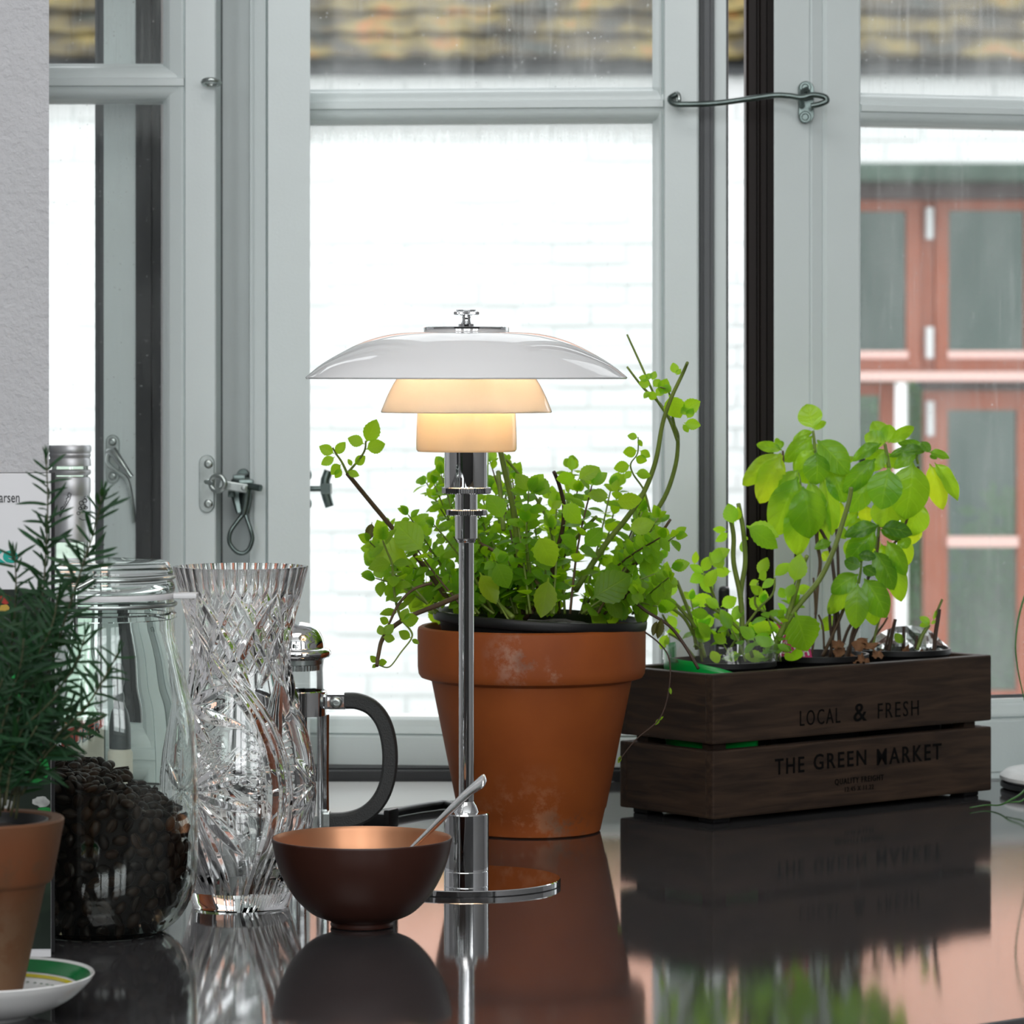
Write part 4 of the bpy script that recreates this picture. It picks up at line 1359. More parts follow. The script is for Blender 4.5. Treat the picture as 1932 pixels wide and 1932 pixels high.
def shoot(fol, pts, r0, r1, mat, l0, l1, step, start=.25, parent=None, kinds='mint', colf=mint_col, tipcluster=True):
    """stem through 3-D points, opposite leaf pairs turning a quarter each node"""
    q = stem_tube(parent or fol.parent, pts, r0, r1, mat)
    tot = [0]
    for a, c in zip(q[:-1], q[1:]): tot.append(tot[-1] + (c - a).length)
    Lg = tot[-1]
    s = Lg * start; k_ = rnd.randint(0, 1)
    while s < Lg:
        i = max(i for i in range(len(tot)) if tot[i] <= s); i = min(i, len(q) - 2)
        p = q[i] + (q[i + 1] - q[i]) * ((s - tot[i]) / max(1e-6, tot[i + 1] - tot[i]))
        t_ = (q[i + 1] - q[i]).normalized()
        f = s / Lg
        ln = l0 + (l1 - l0) * f
        side = t_.cross(Vector((0, 1, 0)) if k_ % 2 == 0 else Vector((1, 0, 0)))
        if side.length < .1: side = t_.orthogonal()
        side.normalize()
        for sg in (-1, 1):
            if rnd.random() < .08: continue
            dr = (side * sg + t_ * rnd.uniform(.1, .7) + Vector((rnd.uniform(-.3, .3), rnd.uniform(-.4, .4), rnd.uniform(-.35, .3)))).normalized()
            l_ = ln * rnd.uniform(.7, 1.2)
            nr = (t_ * .8 + Vector((rnd.uniform(-.4, .4), -.6 + rnd.uniform(-.5, .3), .4))).normalized()
            fol.add('%s%d' % (kinds, rnd.randint(0, 2)), p, p + dr * l_, nr, rnd.uniform(.85, 1.15), colf())
        s += step * rnd.uniform(.7, 1.3) * (1.1 - .5 * f); k_ += 1
    if tipcluster:
        for i in range(3):
            t_ = (q[-1] - q[-2]).normalized()
            dr = (t_ + Vector((rnd.uniform(-.8, .8), rnd.uniform(-.6, .6), rnd.uniform(-.2, .6)))).normalized()
            fol.add('%s%d' % (kinds, rnd.randint(0, 2)), q[-1], q[-1] + dr * l1 * rnd.uniform(.8, 1.3), jitter_n(), 1, colf())


def pxpts(lst, d0, d1=None):
    n_ = len(lst)
    d1 = d0 if d1 is None else d1
    return [P(x, y, d0 + (d1 - d0) * i / (n_ - 1)) for i, (x, y) in enumerate(lst)]


u1 = 1 / PS
# traced main stems
stem_tube(mint, pxpts([(848, 1135), (800, 1068), (750, 1008), (700, 948), (655, 893)], 2.52, 2.47), 5 * u1, 4 * u1, M['stem_brown'])
stem_tube(mint, pxpts([(655, 893), (645, 872), (634, 856), (628, 845)], 2.47, 2.46), 2.5 * u1, 1.5 * u1, M['stem_green'])
stem_tube(mint, pxpts([(655, 893), (675, 870), (688, 850), (690, 832)], 2.47, 2.46), 2.5 * u1, 1.5 * u1, M['stem_green'])
for (a, c_, e, g, k_) in ((690, 848, 726, 836, 1), (690, 836, 712, 792, 0), (688, 838, 656, 826, 0), (631, 856, 602, 842, 0), (632, 858, 652, 834, 2), (632, 862, 606, 877, 2), (644, 876, 622, 893, 1), (668, 876, 690, 862, 1), (664, 880, 656, 866, 2), (655, 890, 678, 898, 2), (645, 884, 632, 902, 0)):
    leafpx(MF, 'mint%d' % k_, a, c_, e, g, 2.465, 1.05, (1.05, 1.05, .9), nrm=jitter_n(.35, .1), pri=1)
run = stem_tube(mint, pxpts([(872, 1122), (830, 1140), (780, 1160), (745, 1180), (722, 1205), (714, 1235), (711, 1256)], 2.46, 2.40), 5 * u1, 3.5 * u1, M['stem_brown'])
stem_tube(mint, pxpts([(815, 1100), (780, 1112), (752, 1140), (735, 1175), (722, 1200)], 2.44, 2.42), 3 * u1, 2 * u1, M['stem_brown'])
stem_tube(mint, pxpts([(757, 1170), (775, 1190), (776, 1205), (757, 1230), (735, 1258), (715, 1255)], 2.42, 2.40), 2 * u1, 1.2 * u1, M['stem_green'])
for (a, c_, e, g, k_) in ((712, 1250, 698, 1238, 0), (712, 1250, 730, 1250, 1), (712, 1253, 702, 1260, 2), (722, 1200, 716, 1180, 1), (724, 1198, 742, 1178, 0), (722, 1202, 745, 1205, 1), (776, 1204, 752, 1192, 0), (776, 1206, 790, 1215, 2), (757, 1172, 770, 1148, 0), (757, 1172, 790, 1168, 1), (735, 1175, 716, 1168, 1)):
    leafpx(MF, 'mint%d' % k_, a, c_, e, g, 2.41, 1.1, (1, 1, .9), nrm=jitter_n(.4, .1), pri=1)
shoot(MF, pxpts([(757, 1168), (748, 1140), (742, 1100), (740, 1065), (730, 1040), (722, 1020)], 2.44, 2.42), 3 * u1, 1.6 * u1, M['stem_green'], 40 * u1, 34 * u1, 26 * u1, .1)
# the two long stems that lean out to the right
stem_tube(mint, pxpts([(1085, 1115), (1140, 1030), (1182, 978), (1214, 930), (1237, 870), (1250, 800), (1266, 752), (1288, 705), (1297, 684)], 2.53, 2.47), 6 * u1, 3 * u1, M['stem_green'])
stem_tube(mint, pxpts([(1150, 1085), (1212, 1000), (1253, 940), (1274, 880), (1279, 832), (1273, 806), (1245, 762), (1214, 732), (1183, 692)], 2.56, 2.50), 5.5 * u1, 2 * u1, M['stem_green'])
stem_tube(mint, pxpts([(1278, 832), (1262, 790), (1238, 752), (1210, 690), (1183, 631)], 2.52, 2.50), 3 * u1, 1.8 * u1, M['stem_green'])
stem_tube(mint, pxpts([(1277, 825), (1268, 780), (1262, 740), (1245, 730)], 2.52, 2.49), 3 * u1, 1.5 * u1, M['stem_green'])
for (a, c_, e, g, k_) in ((1275, 706, 1270, 684, 0), (1276, 708, 1285, 696, 2), (1262, 745, 1282, 790, 1), (1268, 740, 1250, 726, 0), (1285, 775, 1322, 758, 0), (1283, 780, 1300, 770, 1), (1290, 798, 1322, 803, 2), (1288, 800, 1300, 815, 0), (1296, 790, 1308, 770, 2), (1240, 752, 1222, 742, 1), (1238, 748, 1252, 730, 0), (1228, 726, 1205, 722, 0), (1232, 730, 1246, 716, 1), (1225, 738, 1215, 752, 2), (1225, 716, 1205, 712, 2), (1230, 718, 1236, 700, 0), (1245, 745, 1262, 716, 1), (1218, 715, 1230, 705, 0)):
    leafpx(MF, 'mint%d' % k_, a, c_, e, g, 2.495, 1.15, (1.05, 1.05, .9), nrm=jitter_n(.4, .1), pri=1)
stem_tube(mint, pxpts([(1226, 965), (1215, 925), (1195, 895), (1190, 875), (1203, 855), (1204, 825)], 2.51, 2.49), 2 * u1, 1.2 * u1, M['stem_green'])
for (a, c_, e, g, k_) in ((1204, 826, 1184, 821, 0), (1204, 828, 1212, 842, 2), (1203, 850, 1176, 856, 1), (1207, 850, 1227, 862, 0), (1198, 862, 1220, 872, 1), (1190, 878, 1158, 884, 0), (1192, 888, 1178, 903, 2), (1198, 893, 1228, 896, 0)):
    leafpx(MF, 'mint%d' % k_, a, c_, e, g, 2.49, 1.1, (1.05, 1.05, .9), nrm=jitter_n(.4, .1), pri=1)
for pts, r0, r1, mt in (([(1045, 1112), (1043, 1065), (1060, 1005), (1064, 955), (1055, 915), (1045, 890)], 4.5, 3.5, 'stem_red'),
                        ([(985, 1120), (978, 1040), (968, 960), (955, 900), (944, 850)], 6, 5, 'stem_green'),
                        ([(1045, 1030), (1035, 985), (1005, 930), (975, 890), (956, 868)], 3.5, 2.5, 'stem_green'),
                        ([(985, 1030), (1000, 990), (1020, 940)], 4, 4, 'stem_green'),
                        ([(905, 1025), (960, 1055), (1000, 1085), (1030, 1120)], 3.5, 3.5, 'stem_brown'),
                        ([(1140, 1115), (1180, 1080), (1230, 1030), (1265, 980)], 4, 2.5, 'stem_brown'),
                        ([(1085, 1018), (1105, 995), (1125, 975)], 4, 3, 'stem_green'),
                        ([(940, 890), (945, 940), (950, 1000)], 4.5, 4.5, 'stem_green'),
                        ([(870, 1165), (920, 1120), (960, 1170)], 2, 2, 'stem_green'),
                        ([(900, 1100), (940, 1140), (968, 1165)], 5, 5, 'stem_green'),
                        ([(1165, 1140), (1200, 1105)], 3, 3, 'stem_brown'),
                        ([(990, 1168), (1040, 1110)], 5, 5, 'stem_red')):
    stem_tube(mint, pxpts(pts, 2.52, 2.49), r0 * u1, r1 * u1, M[mt])
# dry runner over the pot's right side
stem_tube(mint, pxpts([(1170, 1110), (1215, 1150), (1262, 1180), (1290, 1215), (1318, 1262)], 2.50, 2.47), 3 * u1, 3 * u1, M['stem_red'])
stem_tube(mint, pxpts([(1216, 1192), (1245, 1215), (1263, 1245), (1262, 1300), (1245, 1355), (1200, 1395), (1168, 1435)], 2.47, 2.46), 1.6 * u1, 1.2 * u1, M['stem_red'])
for (a, c_, e, g) in ((1262, 1295, 1266, 1310), (1245, 1355, 1236, 1368), (1243, 1360, 1252, 1352), (1248, 1165, 1240, 1205), (1240, 1170, 1232, 1200), (1172, 1425, 1166, 1440)):
    leafpx(MF, 'mint2', a, c_, e, g, 2.465, .7, (.35, .18, .5), pri=1)
leafpx(MF, 'mint2', 702, 985, 695, 1020, 2.45, .9, (.25, .13, .6), pri=2)
# a few large leaves and yellowing ones in front
for (a, c_, e, g, k_, col) in ((770, 1055, 700, 1020, 1, None), (800, 1040, 745, 985, 1, None), (905, 1080, 935, 1140, 2, (1.5, 1.05, .9)), (1035, 1090, 1020, 1165, 2, (1.3, 1.0, .9)), (1115, 1130, 1190, 1085, 1, (.6, .62, .6)), (1150, 940, 1110, 930, 0, None), (1160, 945, 1212, 945, 0, None), (1160, 930, 1162, 905, 1, None), (1078, 890, 1078, 862, 0, None), (1090, 905, 1130, 880, 0, None), (1085, 900, 1050, 905, 1, None), (1040, 930, 1000, 905, 1, (.6, .7, .9)), (950, 980, 925, 930, 1, None), (1015, 1010, 1045, 1070, 1, None), (935, 1060, 960, 1110, 1, (.7, .75, .7)), (1060, 950, 1098, 985, 1, None), (1100, 1030, 1140, 1000, 1, (.7, .85, .9)), (1185, 1000, 1235, 985, 0, None), (1040, 960, 1060, 945, 0, None)):
    leafpx(MF, 'mint%d' % k_, a, c_, e, g, rnd.uniform(2.44, 2.48), 1.0, col or mint_col(), nrm=jitter_n(.45, .1), pri=1)
# the bush: many shoots rising from the soil
env = [(700, 1010), (730, 985), (770, 960), (805, 900), (835, 872), (870, 905), (900, 900), (930, 860), (960, 862), (1000, 915), (1040, 930), (1080, 872), (1120, 905), (1165, 905), (1210, 950), (1245, 965), (1272, 1000), (1262, 1060)]
for k_ in range(78):
    ex, ey = rnd.choice(env)
    tx = ex + rnd.uniform(-14, 14) + (1000 - ex) * .05
    ty = ey + (rnd.random() ** 1.5) * (1150 - ey) * .85 + 14
    if k_ < len(env):
        tx, ty = env[k_][0] + rnd.uniform(-6, 6), env[k_][1] + 12
    bx = 1015 + (tx - 1000) * rnd.uniform(.3, .68)
    d0 = 2.542 + rnd.uniform(-.06, .06); d1 = 2.542 + rnd.uniform(-.10, .09)
    mx_, my_ = (bx + tx) / 2 + rnd.uniform(-12, 12), (1150 + ty) / 2 - rnd.uniform(0, 15)
    shoot(MF, [P(bx, 1158, d0), P(mx_, my_, (d0 + d1) / 2), P(tx, ty, d1)], 2.6 * u1, 1.3 * u1, M['stem_green'] if rnd.random() < .75 else M['stem_brown'], rnd.uniform(32, 50) * u1, rnd.uniform(20, 32) * u1, rnd.uniform(23, 32) * u1, .12)
MF.flush('small_leaves', M['mint'])

# =================================================================== WOODEN CRATE
th = R(39.5)
ND = F * (EYE - .004) / (1547 - HORIZON)
N0 = P(1345, 1547, ND)
eL = Vector((math.cos(th), math.sin(th), 0))     # along the printed front
eW = Vector((-math.sin(th), math.cos(th), 0))    # along the short end
CLen, CWid, CH = .2895, .101, .1035
M['wood'] = wood_mat('dark_stained_wood', (.052, .030, .018), (.021, .012, .0075), th)
M['wood_end'] = wood_mat('dark_stained_wood_end', (.055, .031, .018), (.020, .012, .008), th + R(90))
crate = thing('wooden_crate', 'dark-stained wooden crate with stamped lettering holding herb pots', 'crate', (N0.x, N0.y, CT))
xfC = Matrix(((eL.x, eW.x, 0, N0.x), (eL.y, eW.y, 0, N0.y), (0, 0, 1, CT + .004), (0, 0, 0, 1)))
tk = .009
gap0, gap1 = .0490, .0535
fb = []
for z0, z1 in ((0, gap0), (gap1, CH)):
    b = MB(xfC); b.box(0, CLen, 0, tk, z0, z1, .0016); fb.append(b.build('board', M['wood'], crate))
    b = MB(xfC); b.box(0, CLen, CWid - tk, CWid, z0, z1, .0016); b.build('board', M['wood'], crate)
    b = MB(xfC); b.box(.0002, tk, tk * .15, CWid - tk * .15, z0 + .0002, z1 - .0002, .0014); b.build('board', M['wood_end'], crate)
    b = MB(xfC); b.box(CLen - tk, CLen - .0002, tk, CWid - tk, z0, z1, .0012); b.build('board', M['wood_end'], crate)
b = MB(xfC); b.box(tk, CLen - tk, tk, CWid - tk, .006, .012); b.build('base_board', M['wood'], crate)
for x0 in (tk, CLen - tk - .012):
    for y0 in (tk, CWid - tk - .012):
        b = MB(xfC); b.box(x0, x0 + .012, y0, y0 + .012, .012, CH - .006); b.build('corner_post', M['wood'], crate)
        b = MB(xfC); b.box(x0 - .002, x0 + .014, y0 - .002, y0 + .014, -.004, .006, .001); b.build('foot', M['black'], crate)


def on_front(px, py):
    kx = (px - 966) / F
    s = (kx * N0.y - N0.x) / (eL.x - kx * eL.y)
    p = N0 + eL * s
    return Vector((p.x, p.y, PZ(py, p.y)))


def stamp(parent, body, xl, xr, ytl, ybl, ytr, bold, spacing):
    a = on_front(xl, ybl); c = on_front(xr, ybl)
    top = on_front(xl, ytl)
    ex = Vector((c.x - a.x, c.y - a.y, 0))
    lettering(parent, body, a - eW * .00005, ex, Vector((0, 0, top.z - a.z)), -eW, M['stamp'], bold=bold, spacing=spacing)


stamp(fb[1], 'LOCAL', 1509, 1585, 1341, 1370, 0, -.004, 1.25)
stamp(fb[1], '&', 1610, 1635, 1328, 1362, 0, .006, 1)
stamp(fb[1], 'FRESH', 1656, 1733, 1327, 1356, 0, -.004, 1.25)
stamp(fb[0], 'THE', 1462, 1517, 1432, 1462, 0, .011, 1.25)
stamp(fb[0], 'GREEN', 1535, 1634, 1423, 1453, 0, .011, 1.25)
stamp(fb[0], 'MARKET', 1654, 1776, 1413, 1444, 0, .011, 1.25)
stamp(fb[0], 'QUALITY FREIGHT', 1575, 1667, 1470, 1483, 0, .008, 1.2)
stamp(fb[0], '12.45 X 11.22', 1594, 1648, 1485, 1494, 0, .0, 1.2)


def cpt(l, w, z): return xfC @ Vector((l, w, z))


def herb_pot(l, r, label, name, ztop):
    c = cpt(l, CWid * .5, .013)
    t_ = thing(name, label, 'plant', c)
    hh = ztop - .013
    b_ = MB(); b_.lathe([(0, 0), (r * .72, 0), (r * .93, hh - .006), (r * .96, hh - .004), (r, hh - .003), (r, hh + .001), (r * .95, hh + .001), (r * .9, hh - .010), (0, hh - .011)], c, 40)
    b_.build('nursery_pot', M['black'], t_, 35)
    b_ = MB()
    n_ = 26; vs = [(c.x, c.y, c.z + hh - .005)]; fs = []
    for i in range(1, 6):
        for j in range(n_):
            a = 6.2832 * j / n_; rr = r * .91 * i / 5
            vs.append((c.x + rr * math.cos(a), c.y + rr * math.sin(a), c.z + hh - .007 + rnd.uniform(-.001, .004)))
    fs += [(0, 1 + j, 1 + (j + 1) % n_) for j in range(n_)]
    for i in range(4):
        for j in range(n_):
            fs.append((1 + i * n_ + j, 1 + (i + 1) * n_ + j, 1 + (i + 1) * n_ + (j + 1) % n_, 1 + i * n_ + (j + 1) % n_))
    b_.add(vs, fs); b_.build('soil', M['soil'], t_, 180)
    return t_


zt_ = CH + .004
lemon = herb_pot(.056, .040, 'pale green leggy mint cuttings at the lamp end of the wooden crate', 'mint_cuttings', zt_)
basil = herb_pot(.150, .041, 'tall basil with drooping and yellowing leaves, middle of the crate', 'basil_plant', zt_)
stub = herb_pot(.240, .040, 'cut-back herb stubs with one green sprout, far end of the crate', 'herb_stubs', zt_)
dl, db, ds = org(lemon).y, org(basil).y, org(stub).y

# green printed sleeve with clear film about the first pot
sv = thing('plant_sleeve', 'green and clear plastic sleeve around the leggy mint cuttings', 'sleeve', org(lemon))
b = MB()
c = org(lemon)
prev = None
vs = []; fs = []
n_ = 40
for j in range(n_ + 1):
    a = R(140) + R(165) * j / n_
    rr = .0425
    vv = .5 + .5 * math.sin(a - R(20))
    ztop_ = c.z + zt_ - .013 + np.interp(math.degrees(a), [140, 175, 205, 235, 265, 290, 305], [.012, .011, .004, .0025, -.002, -.008, -.012])
    for k_, (z, q) in enumerate(((c.z + .02, .96), (c.z + .06, 1.0), (ztop_ - .004, 1.01), (ztop_, 1.02))):
        vs.append((c.x + rr * q * math.cos(a), c.y + rr * q * math.sin(a), z))
for j in range(n_):
    for k_ in range(3):
        fs.append((j * 4 + k_, (j + 1) * 4 + k_, (j + 1) * 4 + k_ + 1, j * 4 + k_ + 1))
b.add(vs, fs); o = b.build('printed_band', M['sleeve'], sv, 180)
o.modifiers.new('solid', 'SOLIDIFY').thickness = .0004
b = MB(); vs = []; fs = []
for j in range(n_ + 1):
    a = R(150) + R(240) * j / n_
    z0 = c.z + zt_ - .012
    for k_, z in enumerate((z0, z0 + .008, z0 + .016 + .004 * math.sin(a * 5))):
        q = .0432 + .001 * math.sin(a * 9 + k_)
        vs.append((c.x + q * math.cos(a), c.y + q * math.sin(a), z))
for j in range(n_):
    for k_ in range(2):
        fs.append((j * 3 + k_, (j + 1) * 3 + k_, (j + 1) * 3 + k_ + 1, j * 3 + k_ + 1))
b.add(vs, fs); o = b.build('clear_film', M['film'], sv, 180)

# crumpled cellophane behind the stubs
cp = thing('cellophane_wrap', 'crumpled clear cellophane behind the cut-back herb stubs', 'wrapper', org(stub) + Vector((0, .03, .08)))
b = MB(); vs = []; fs = []; nx_, ny_ = 14, 5
topl = [(1640, 1215), (1668, 1190), (1690, 1182), (1722, 1180), (1750, 1186), (1775, 1205), (1800, 1232)]
for i in range(nx_ + 1):
    q = i / nx_ * (len(topl) - 1); i0 = min(int(q), len(topl) - 2); f = q - i0
    x = topl[i0][0] * (1 - f) + topl[i0 + 1][0] * f; y = topl[i0][1] * (1 - f) + topl[i0 + 1][1] * f
    dd = ds + .015 + .010 * math.sin(i * 1.9)
    for j in range(ny_ + 1):
        g = j / ny_
        vs.append(P(x + rnd.uniform(-3, 3), y + (1245 - y) * g, dd + rnd.uniform(-.008, .008)))
for i in range(nx_):
    for j in range(ny_):
        fs.append((i * (ny_ + 1) + j, (i + 1) * (ny_ + 1) + j, (i + 1) * (ny_ + 1) + j + 1, i * (ny_ + 1) + j + 1))
b.add(vs, fs); b.build('film', M['film'], cp)

# mint cuttings ------------------------------------------------------------------
u2 = 1 / (F / dl)
LF = Foliage(lemon)


def lcol():
    v = rnd.uniform(.95, 1.3)
    return (v * rnd.uniform(.85, 1.08), v, v * 1.3)


for pts, r0, r1 in (([(1398, 1235), (1400, 1170), (1396, 1120), (1384, 1060), (1384, 1010), (1376, 970)], 5.5, 4.2), ([(1402, 1200), (1398, 1120), (1406, 1060), (1402, 1000), (1393, 950)], 5, 4.2),
                    ([(1330, 1240), (1312, 1185), (1285, 1150), (1260, 1126)], 4, 3), ([(1315, 1225), (1305, 1170), (1290, 1130), (1277, 1096)], 4, 3.2), ([(1312, 1205), (1290, 1165), (1255, 1140)], 3, 3),
                    ([(1375, 1200), (1352, 1140), (1340, 1105), (1328, 1082)], 3.5, 2.5), ([(1420, 1240), (1405, 1200), (1370, 1165), (1330, 1140)], 3.5, 2.5),
                    ([(1447, 1248), (1470, 1200), (1500, 1150), (1545, 1095), (1572, 1040), (1590, 985), (1602, 945), (1606, 920)], 6, 4), ([(1455, 1240), (1480, 1180), (1500, 1120), (1512, 1075), (1523, 1048)], 5, 4),
                    ([(1370, 1235), (1400, 1190), (1430, 1150), (1458, 1120), (1462, 1090)], 2.5, 2), ([(1480, 1185), (1450, 1160), (1425, 1140), (1430, 1100)], 2.5, 2), ([(1290, 1215), (1265, 1185), (1250, 1160)], 2.5, 2), ([(1310, 1240), (1285, 1210), (1262, 1195)], 2.5, 2)):
    stem_tube(lemon, pxpts(pts, dl - .005, dl - .02), r0 * u2, r1 * u2, M['stem_green'])
LL = [(1262, 1128, 1272, 1092), (1258, 1130, 1240, 1150), (1328, 1082, 1300, 1066), (1326, 1080, 1338, 1050), (1328, 1084, 1305, 1095), (1310, 1066, 1313, 1040), (1340, 1058, 1375, 1035), (1345, 1065, 1360, 1035), (1372, 1000, 1345, 998), (1374, 1005, 1352, 1022), (1385, 990, 1372, 950), (1388, 985, 1392, 955), (1408, 992, 1470, 1010), (1405, 1045, 1400, 1022), (1404, 1012, 1411, 1018), (1380, 1078, 1345, 1080), (1366, 1075, 1340, 1040), (1345, 1122, 1320, 1085), (1350, 1130, 1302, 1134), (1360, 1145, 1390, 1128), (1358, 1148, 1330, 1130), (1340, 1160, 1302, 1155), (1350, 1165, 1318, 1180), (1375, 1168, 1345, 1160), (1402, 1140, 1382, 1170), (1412, 1128, 1440, 1150), (1432, 1095, 1414, 1104), (1434, 1088, 1446, 1050), (1430, 1092, 1450, 1080), (1460, 1088, 1490, 1064), (1462, 1092, 1438, 1108), (1498, 1100, 1512, 1048), (1505, 1080, 1490, 1060), (1482, 1130, 1470, 1108), (1486, 1130, 1495, 1100), (1500, 1118, 1530, 1110), (1480, 1150, 1468, 1165), (1440, 1155, 1448, 1160), (1416, 1180, 1460, 1190), (1420, 1200, 1462, 1215), (1424, 1210, 1400, 1180), (1395, 1215, 1385, 1170), (1340, 1205, 1320, 1175), (1372, 1215, 1345, 1195), (1400, 1235, 1445, 1245), (1395, 1232, 1372, 1245), (1362, 1235, 1335, 1245), (1500, 1160, 1520, 1225), (1505, 1220, 1500, 1250), (1480, 1230, 1498, 1250), (1260, 1196, 1246, 1225), (1260, 1160, 1275, 1185), (1285, 1190, 1258, 1196), (1380, 1190, 1360, 1150), (1300, 1160, 1330, 1180), (1308, 1185, 1345, 1205), (1260, 1135, 1278, 1165), (1330, 1110, 1350, 1075), (1440, 1120, 1420, 1110), (1465, 1215, 1490, 1230)]
for i, (a, c_, e, g) in enumerate(LL):
    big = 1.0
    leafpx(LF, 'mint%d' % (i % 3), a, c_, e, g, dl + rnd.uniform(-.03, .012), rnd.uniform(.8, 1.12), lcol(), rnd.uniform(-.008, .008), jitter_n(.45, .1))
leafpx(LF, 'mint1', 1500, 1155, 1530, 1228, dl - .03, 1.25, (.75, .8, .7), nrm=Vector((.2, -1, .2)))
leafpx(LF, 'mint1', 1408, 993, 1472, 1030, dl - .03, .75, (.8, .9, .8), nrm=Vector((-.4, -1, .6)))
for k_ in range(7):
    bx = rnd.uniform(1310, 1480); tx = bx + rnd.uniform(-50, 40); ty = rnd.uniform(1120, 1200)
    shoot(LF, pxpts([(bx, 1248), ((bx + tx) / 2, (1248 + ty) / 2 - 8), (tx, ty)], dl + rnd.uniform(-.02, .02)), 2 * u2, 1.2 * u2, M['stem_green'], 38 * u2, 26 * u2, 30 * u2, .2, colf=lcol)
LF.flush('small_leaves', M['mint'])

# basil ---------------------------------------------------------------------------
BF = Foliage(basil)
u3 = db / F


def b4(x, y): return 1380 + x * .2692, 740 + y * .2692


BL = [  # base, tip, width, colour, depth offset (crop units)
    (575, 255, 530, 92, 150, 'l', 0, 2), (575, 265, 662, 198, 45, 'l', 0, 3), (572, 275, 448, 312, 55, 'm', 0, 3), (600, 335, 812, 545, 185, 'd', -8, 2), (595, 420, 608, 625, 170, 'd', -16, 0),
    (570, 305, 385, 455, 120, 'm', 8, 0), (355, 405, 183, 362, 70, 'm', -4, 3), (345, 400, 312, 318, 40, 'l', -4, 3), (352, 395, 338, 335, 40, 'm', -2, 3), (355, 440, 185, 722, 180, 'Y', -12, 1), (350, 430, 92, 590, 140, 'y', -6, 1),
    (578, 400, 455, 520, 85, 'l', -10, 3), (470, 545, 318, 700, 140, 'p', -16, 1), (465, 590, 305, 960, 215, 'p', -20, 1), (500, 660, 575, 985, 235, 'p', -26, 1), (440, 760, 505, 1110, 180, 'p', -18, 1),
    (540, 600, 700, 1035, 135, 'q', -12, 1), (640, 570, 735, 965, 130, 'p', -6, 3), (690, 530, 795, 750, 150, 'd', -4, 2), (560, 330, 450, 560, 120, 'm', 14, 0), (600, 360, 520, 520, 140, 'y', 16, 0), (480, 470, 560, 620, 150, 'm', 10, 0),
    (770, 760, 735, 935, 70, 'y', 6, 3), (820, 500, 845, 440, 40, 'l', 8, 3), (830, 560, 770, 570, 40, 'm', 4, 3),
    (1080, 365, 945, 300, 120, 'l', 0, 2), (1085, 350, 1000, 210, 120, 'm', 6, 2), (1088, 350, 1110, 232, 100, 'l', 2, 2), (1097, 355, 1278, 240, 75, 'l', -6, 3), (1050, 360, 865, 442, 85, 'd', -6, 3),
    (1090, 400, 950, 520, 130, 'm', -4, 0), (1095, 420, 1120, 520, 120, 'm', 2, 0), (1010, 465, 800, 670, 130, 'd', -14, 0), (1105, 530, 1050, 795, 215, 'g', -30, 2), (980, 605, 838, 812, 150, 'd', -12, 0),
    (1270, 490, 1240, 860, 255, 'm', -24, 0), (1390, 500, 1505, 785, 130, 'Y', -8, 1), (1420, 490, 1607, 715, 105, 'p', -10, 3), (1375, 405, 1143, 410, 85, 'D', -6, 3), (1370, 400, 1180, 345, 70, 'D', -2, 3), (1300, 425, 1155, 505, 85, 'd', -12, 3), (1385, 420, 1517, 440, 62, 'd', -10, 3), (1330, 345, 1388, 410, 60, 'D', -10, 2), (1390, 440, 1432, 458, 30, 'D', -8, 3),
    (1100, 735, 1085, 935, 200, 'p', -8, 0), (1335, 770, 1240, 970, 180, 'p', -6, 1), (1310, 925, 1262, 1042, 90, 'Y', 2, 3), (930, 790, 950, 900, 90, 'Y', 4, 1), (1190, 790, 1220, 900, 80, 'y', 6, 3),
    (1035, 935, 818, 975, 100, 'D', -14, 3), (1048, 948, 1252, 965, 115, 'D', -18, 3), (1040, 960, 1180, 1010, 80, 'D', -10, 3), (1010, 960, 825, 1160, 150, 'd', -10, 0), (960, 1010, 880, 1170, 120, 'd', -6, 0), (940, 880, 830, 990, 100, 'm', 6, 0),
    (1090, 1040, 1225, 1255, 120, 'm', -12, 0), (1120, 1140, 1188, 1440, 130, 'p', -10, 1), (1200, 1000, 1235, 1190, 100, 'y', 4, 0), (1050, 1060, 1110, 1230, 100, 'l', 2, 0),
    (1000, 1110, 1155, 1348, 155, 'd', -16, 0), (890, 1140, 1003, 1150, 75, 'D', -16, 2), (908, 1225, 798, 1182, 85, 'D', -18, 2), (920, 1225, 1005, 1270, 85, 'D', -18, 2), (890, 1275, 712, 1375, 130, 'd', -14, 0), (850, 1340, 684, 1512, 115, 'p', -12, 1), (885, 1340, 872, 1632, 145, 'm', -28, 2),
    (930, 1305, 1095, 1545, 185, 'd', -20, 0), (960, 1380, 1015, 1610, 130, 'm', -10, 0), (960, 1010, 1000, 1110, 110, 'y', 6, 0), (700, 1050, 598, 1075, 65, 'd', -12, 3), (680, 1110, 650, 1170, 50, 'y', 2, 3), (720, 1650, 640, 1590, 110, 'l', 10, 0), (740, 950, 800, 1010, 70, 'm', 2, 3), (890, 830, 800, 920, 60, 'm', 4, 3), (1190, 1010, 1230, 1080, 90, 'm', 0, 0), (860, 1020, 820, 1140, 90, 'm', 4, 0)]
COL = {'l': (1.25, 1.12, .9), 'm': (1.0, .95, .9), 'd': (.72, .78, .9), 'D': (.42, .52, .9), 'g': (.9, .95, 1.1), 'p': (1.2, 1.06, 1.5), 'q': (1.35, 1.15, 2.4), 'y': (1.55, 1.2, 1.4), 'Y': (1.95, 1.32, 1.8)}
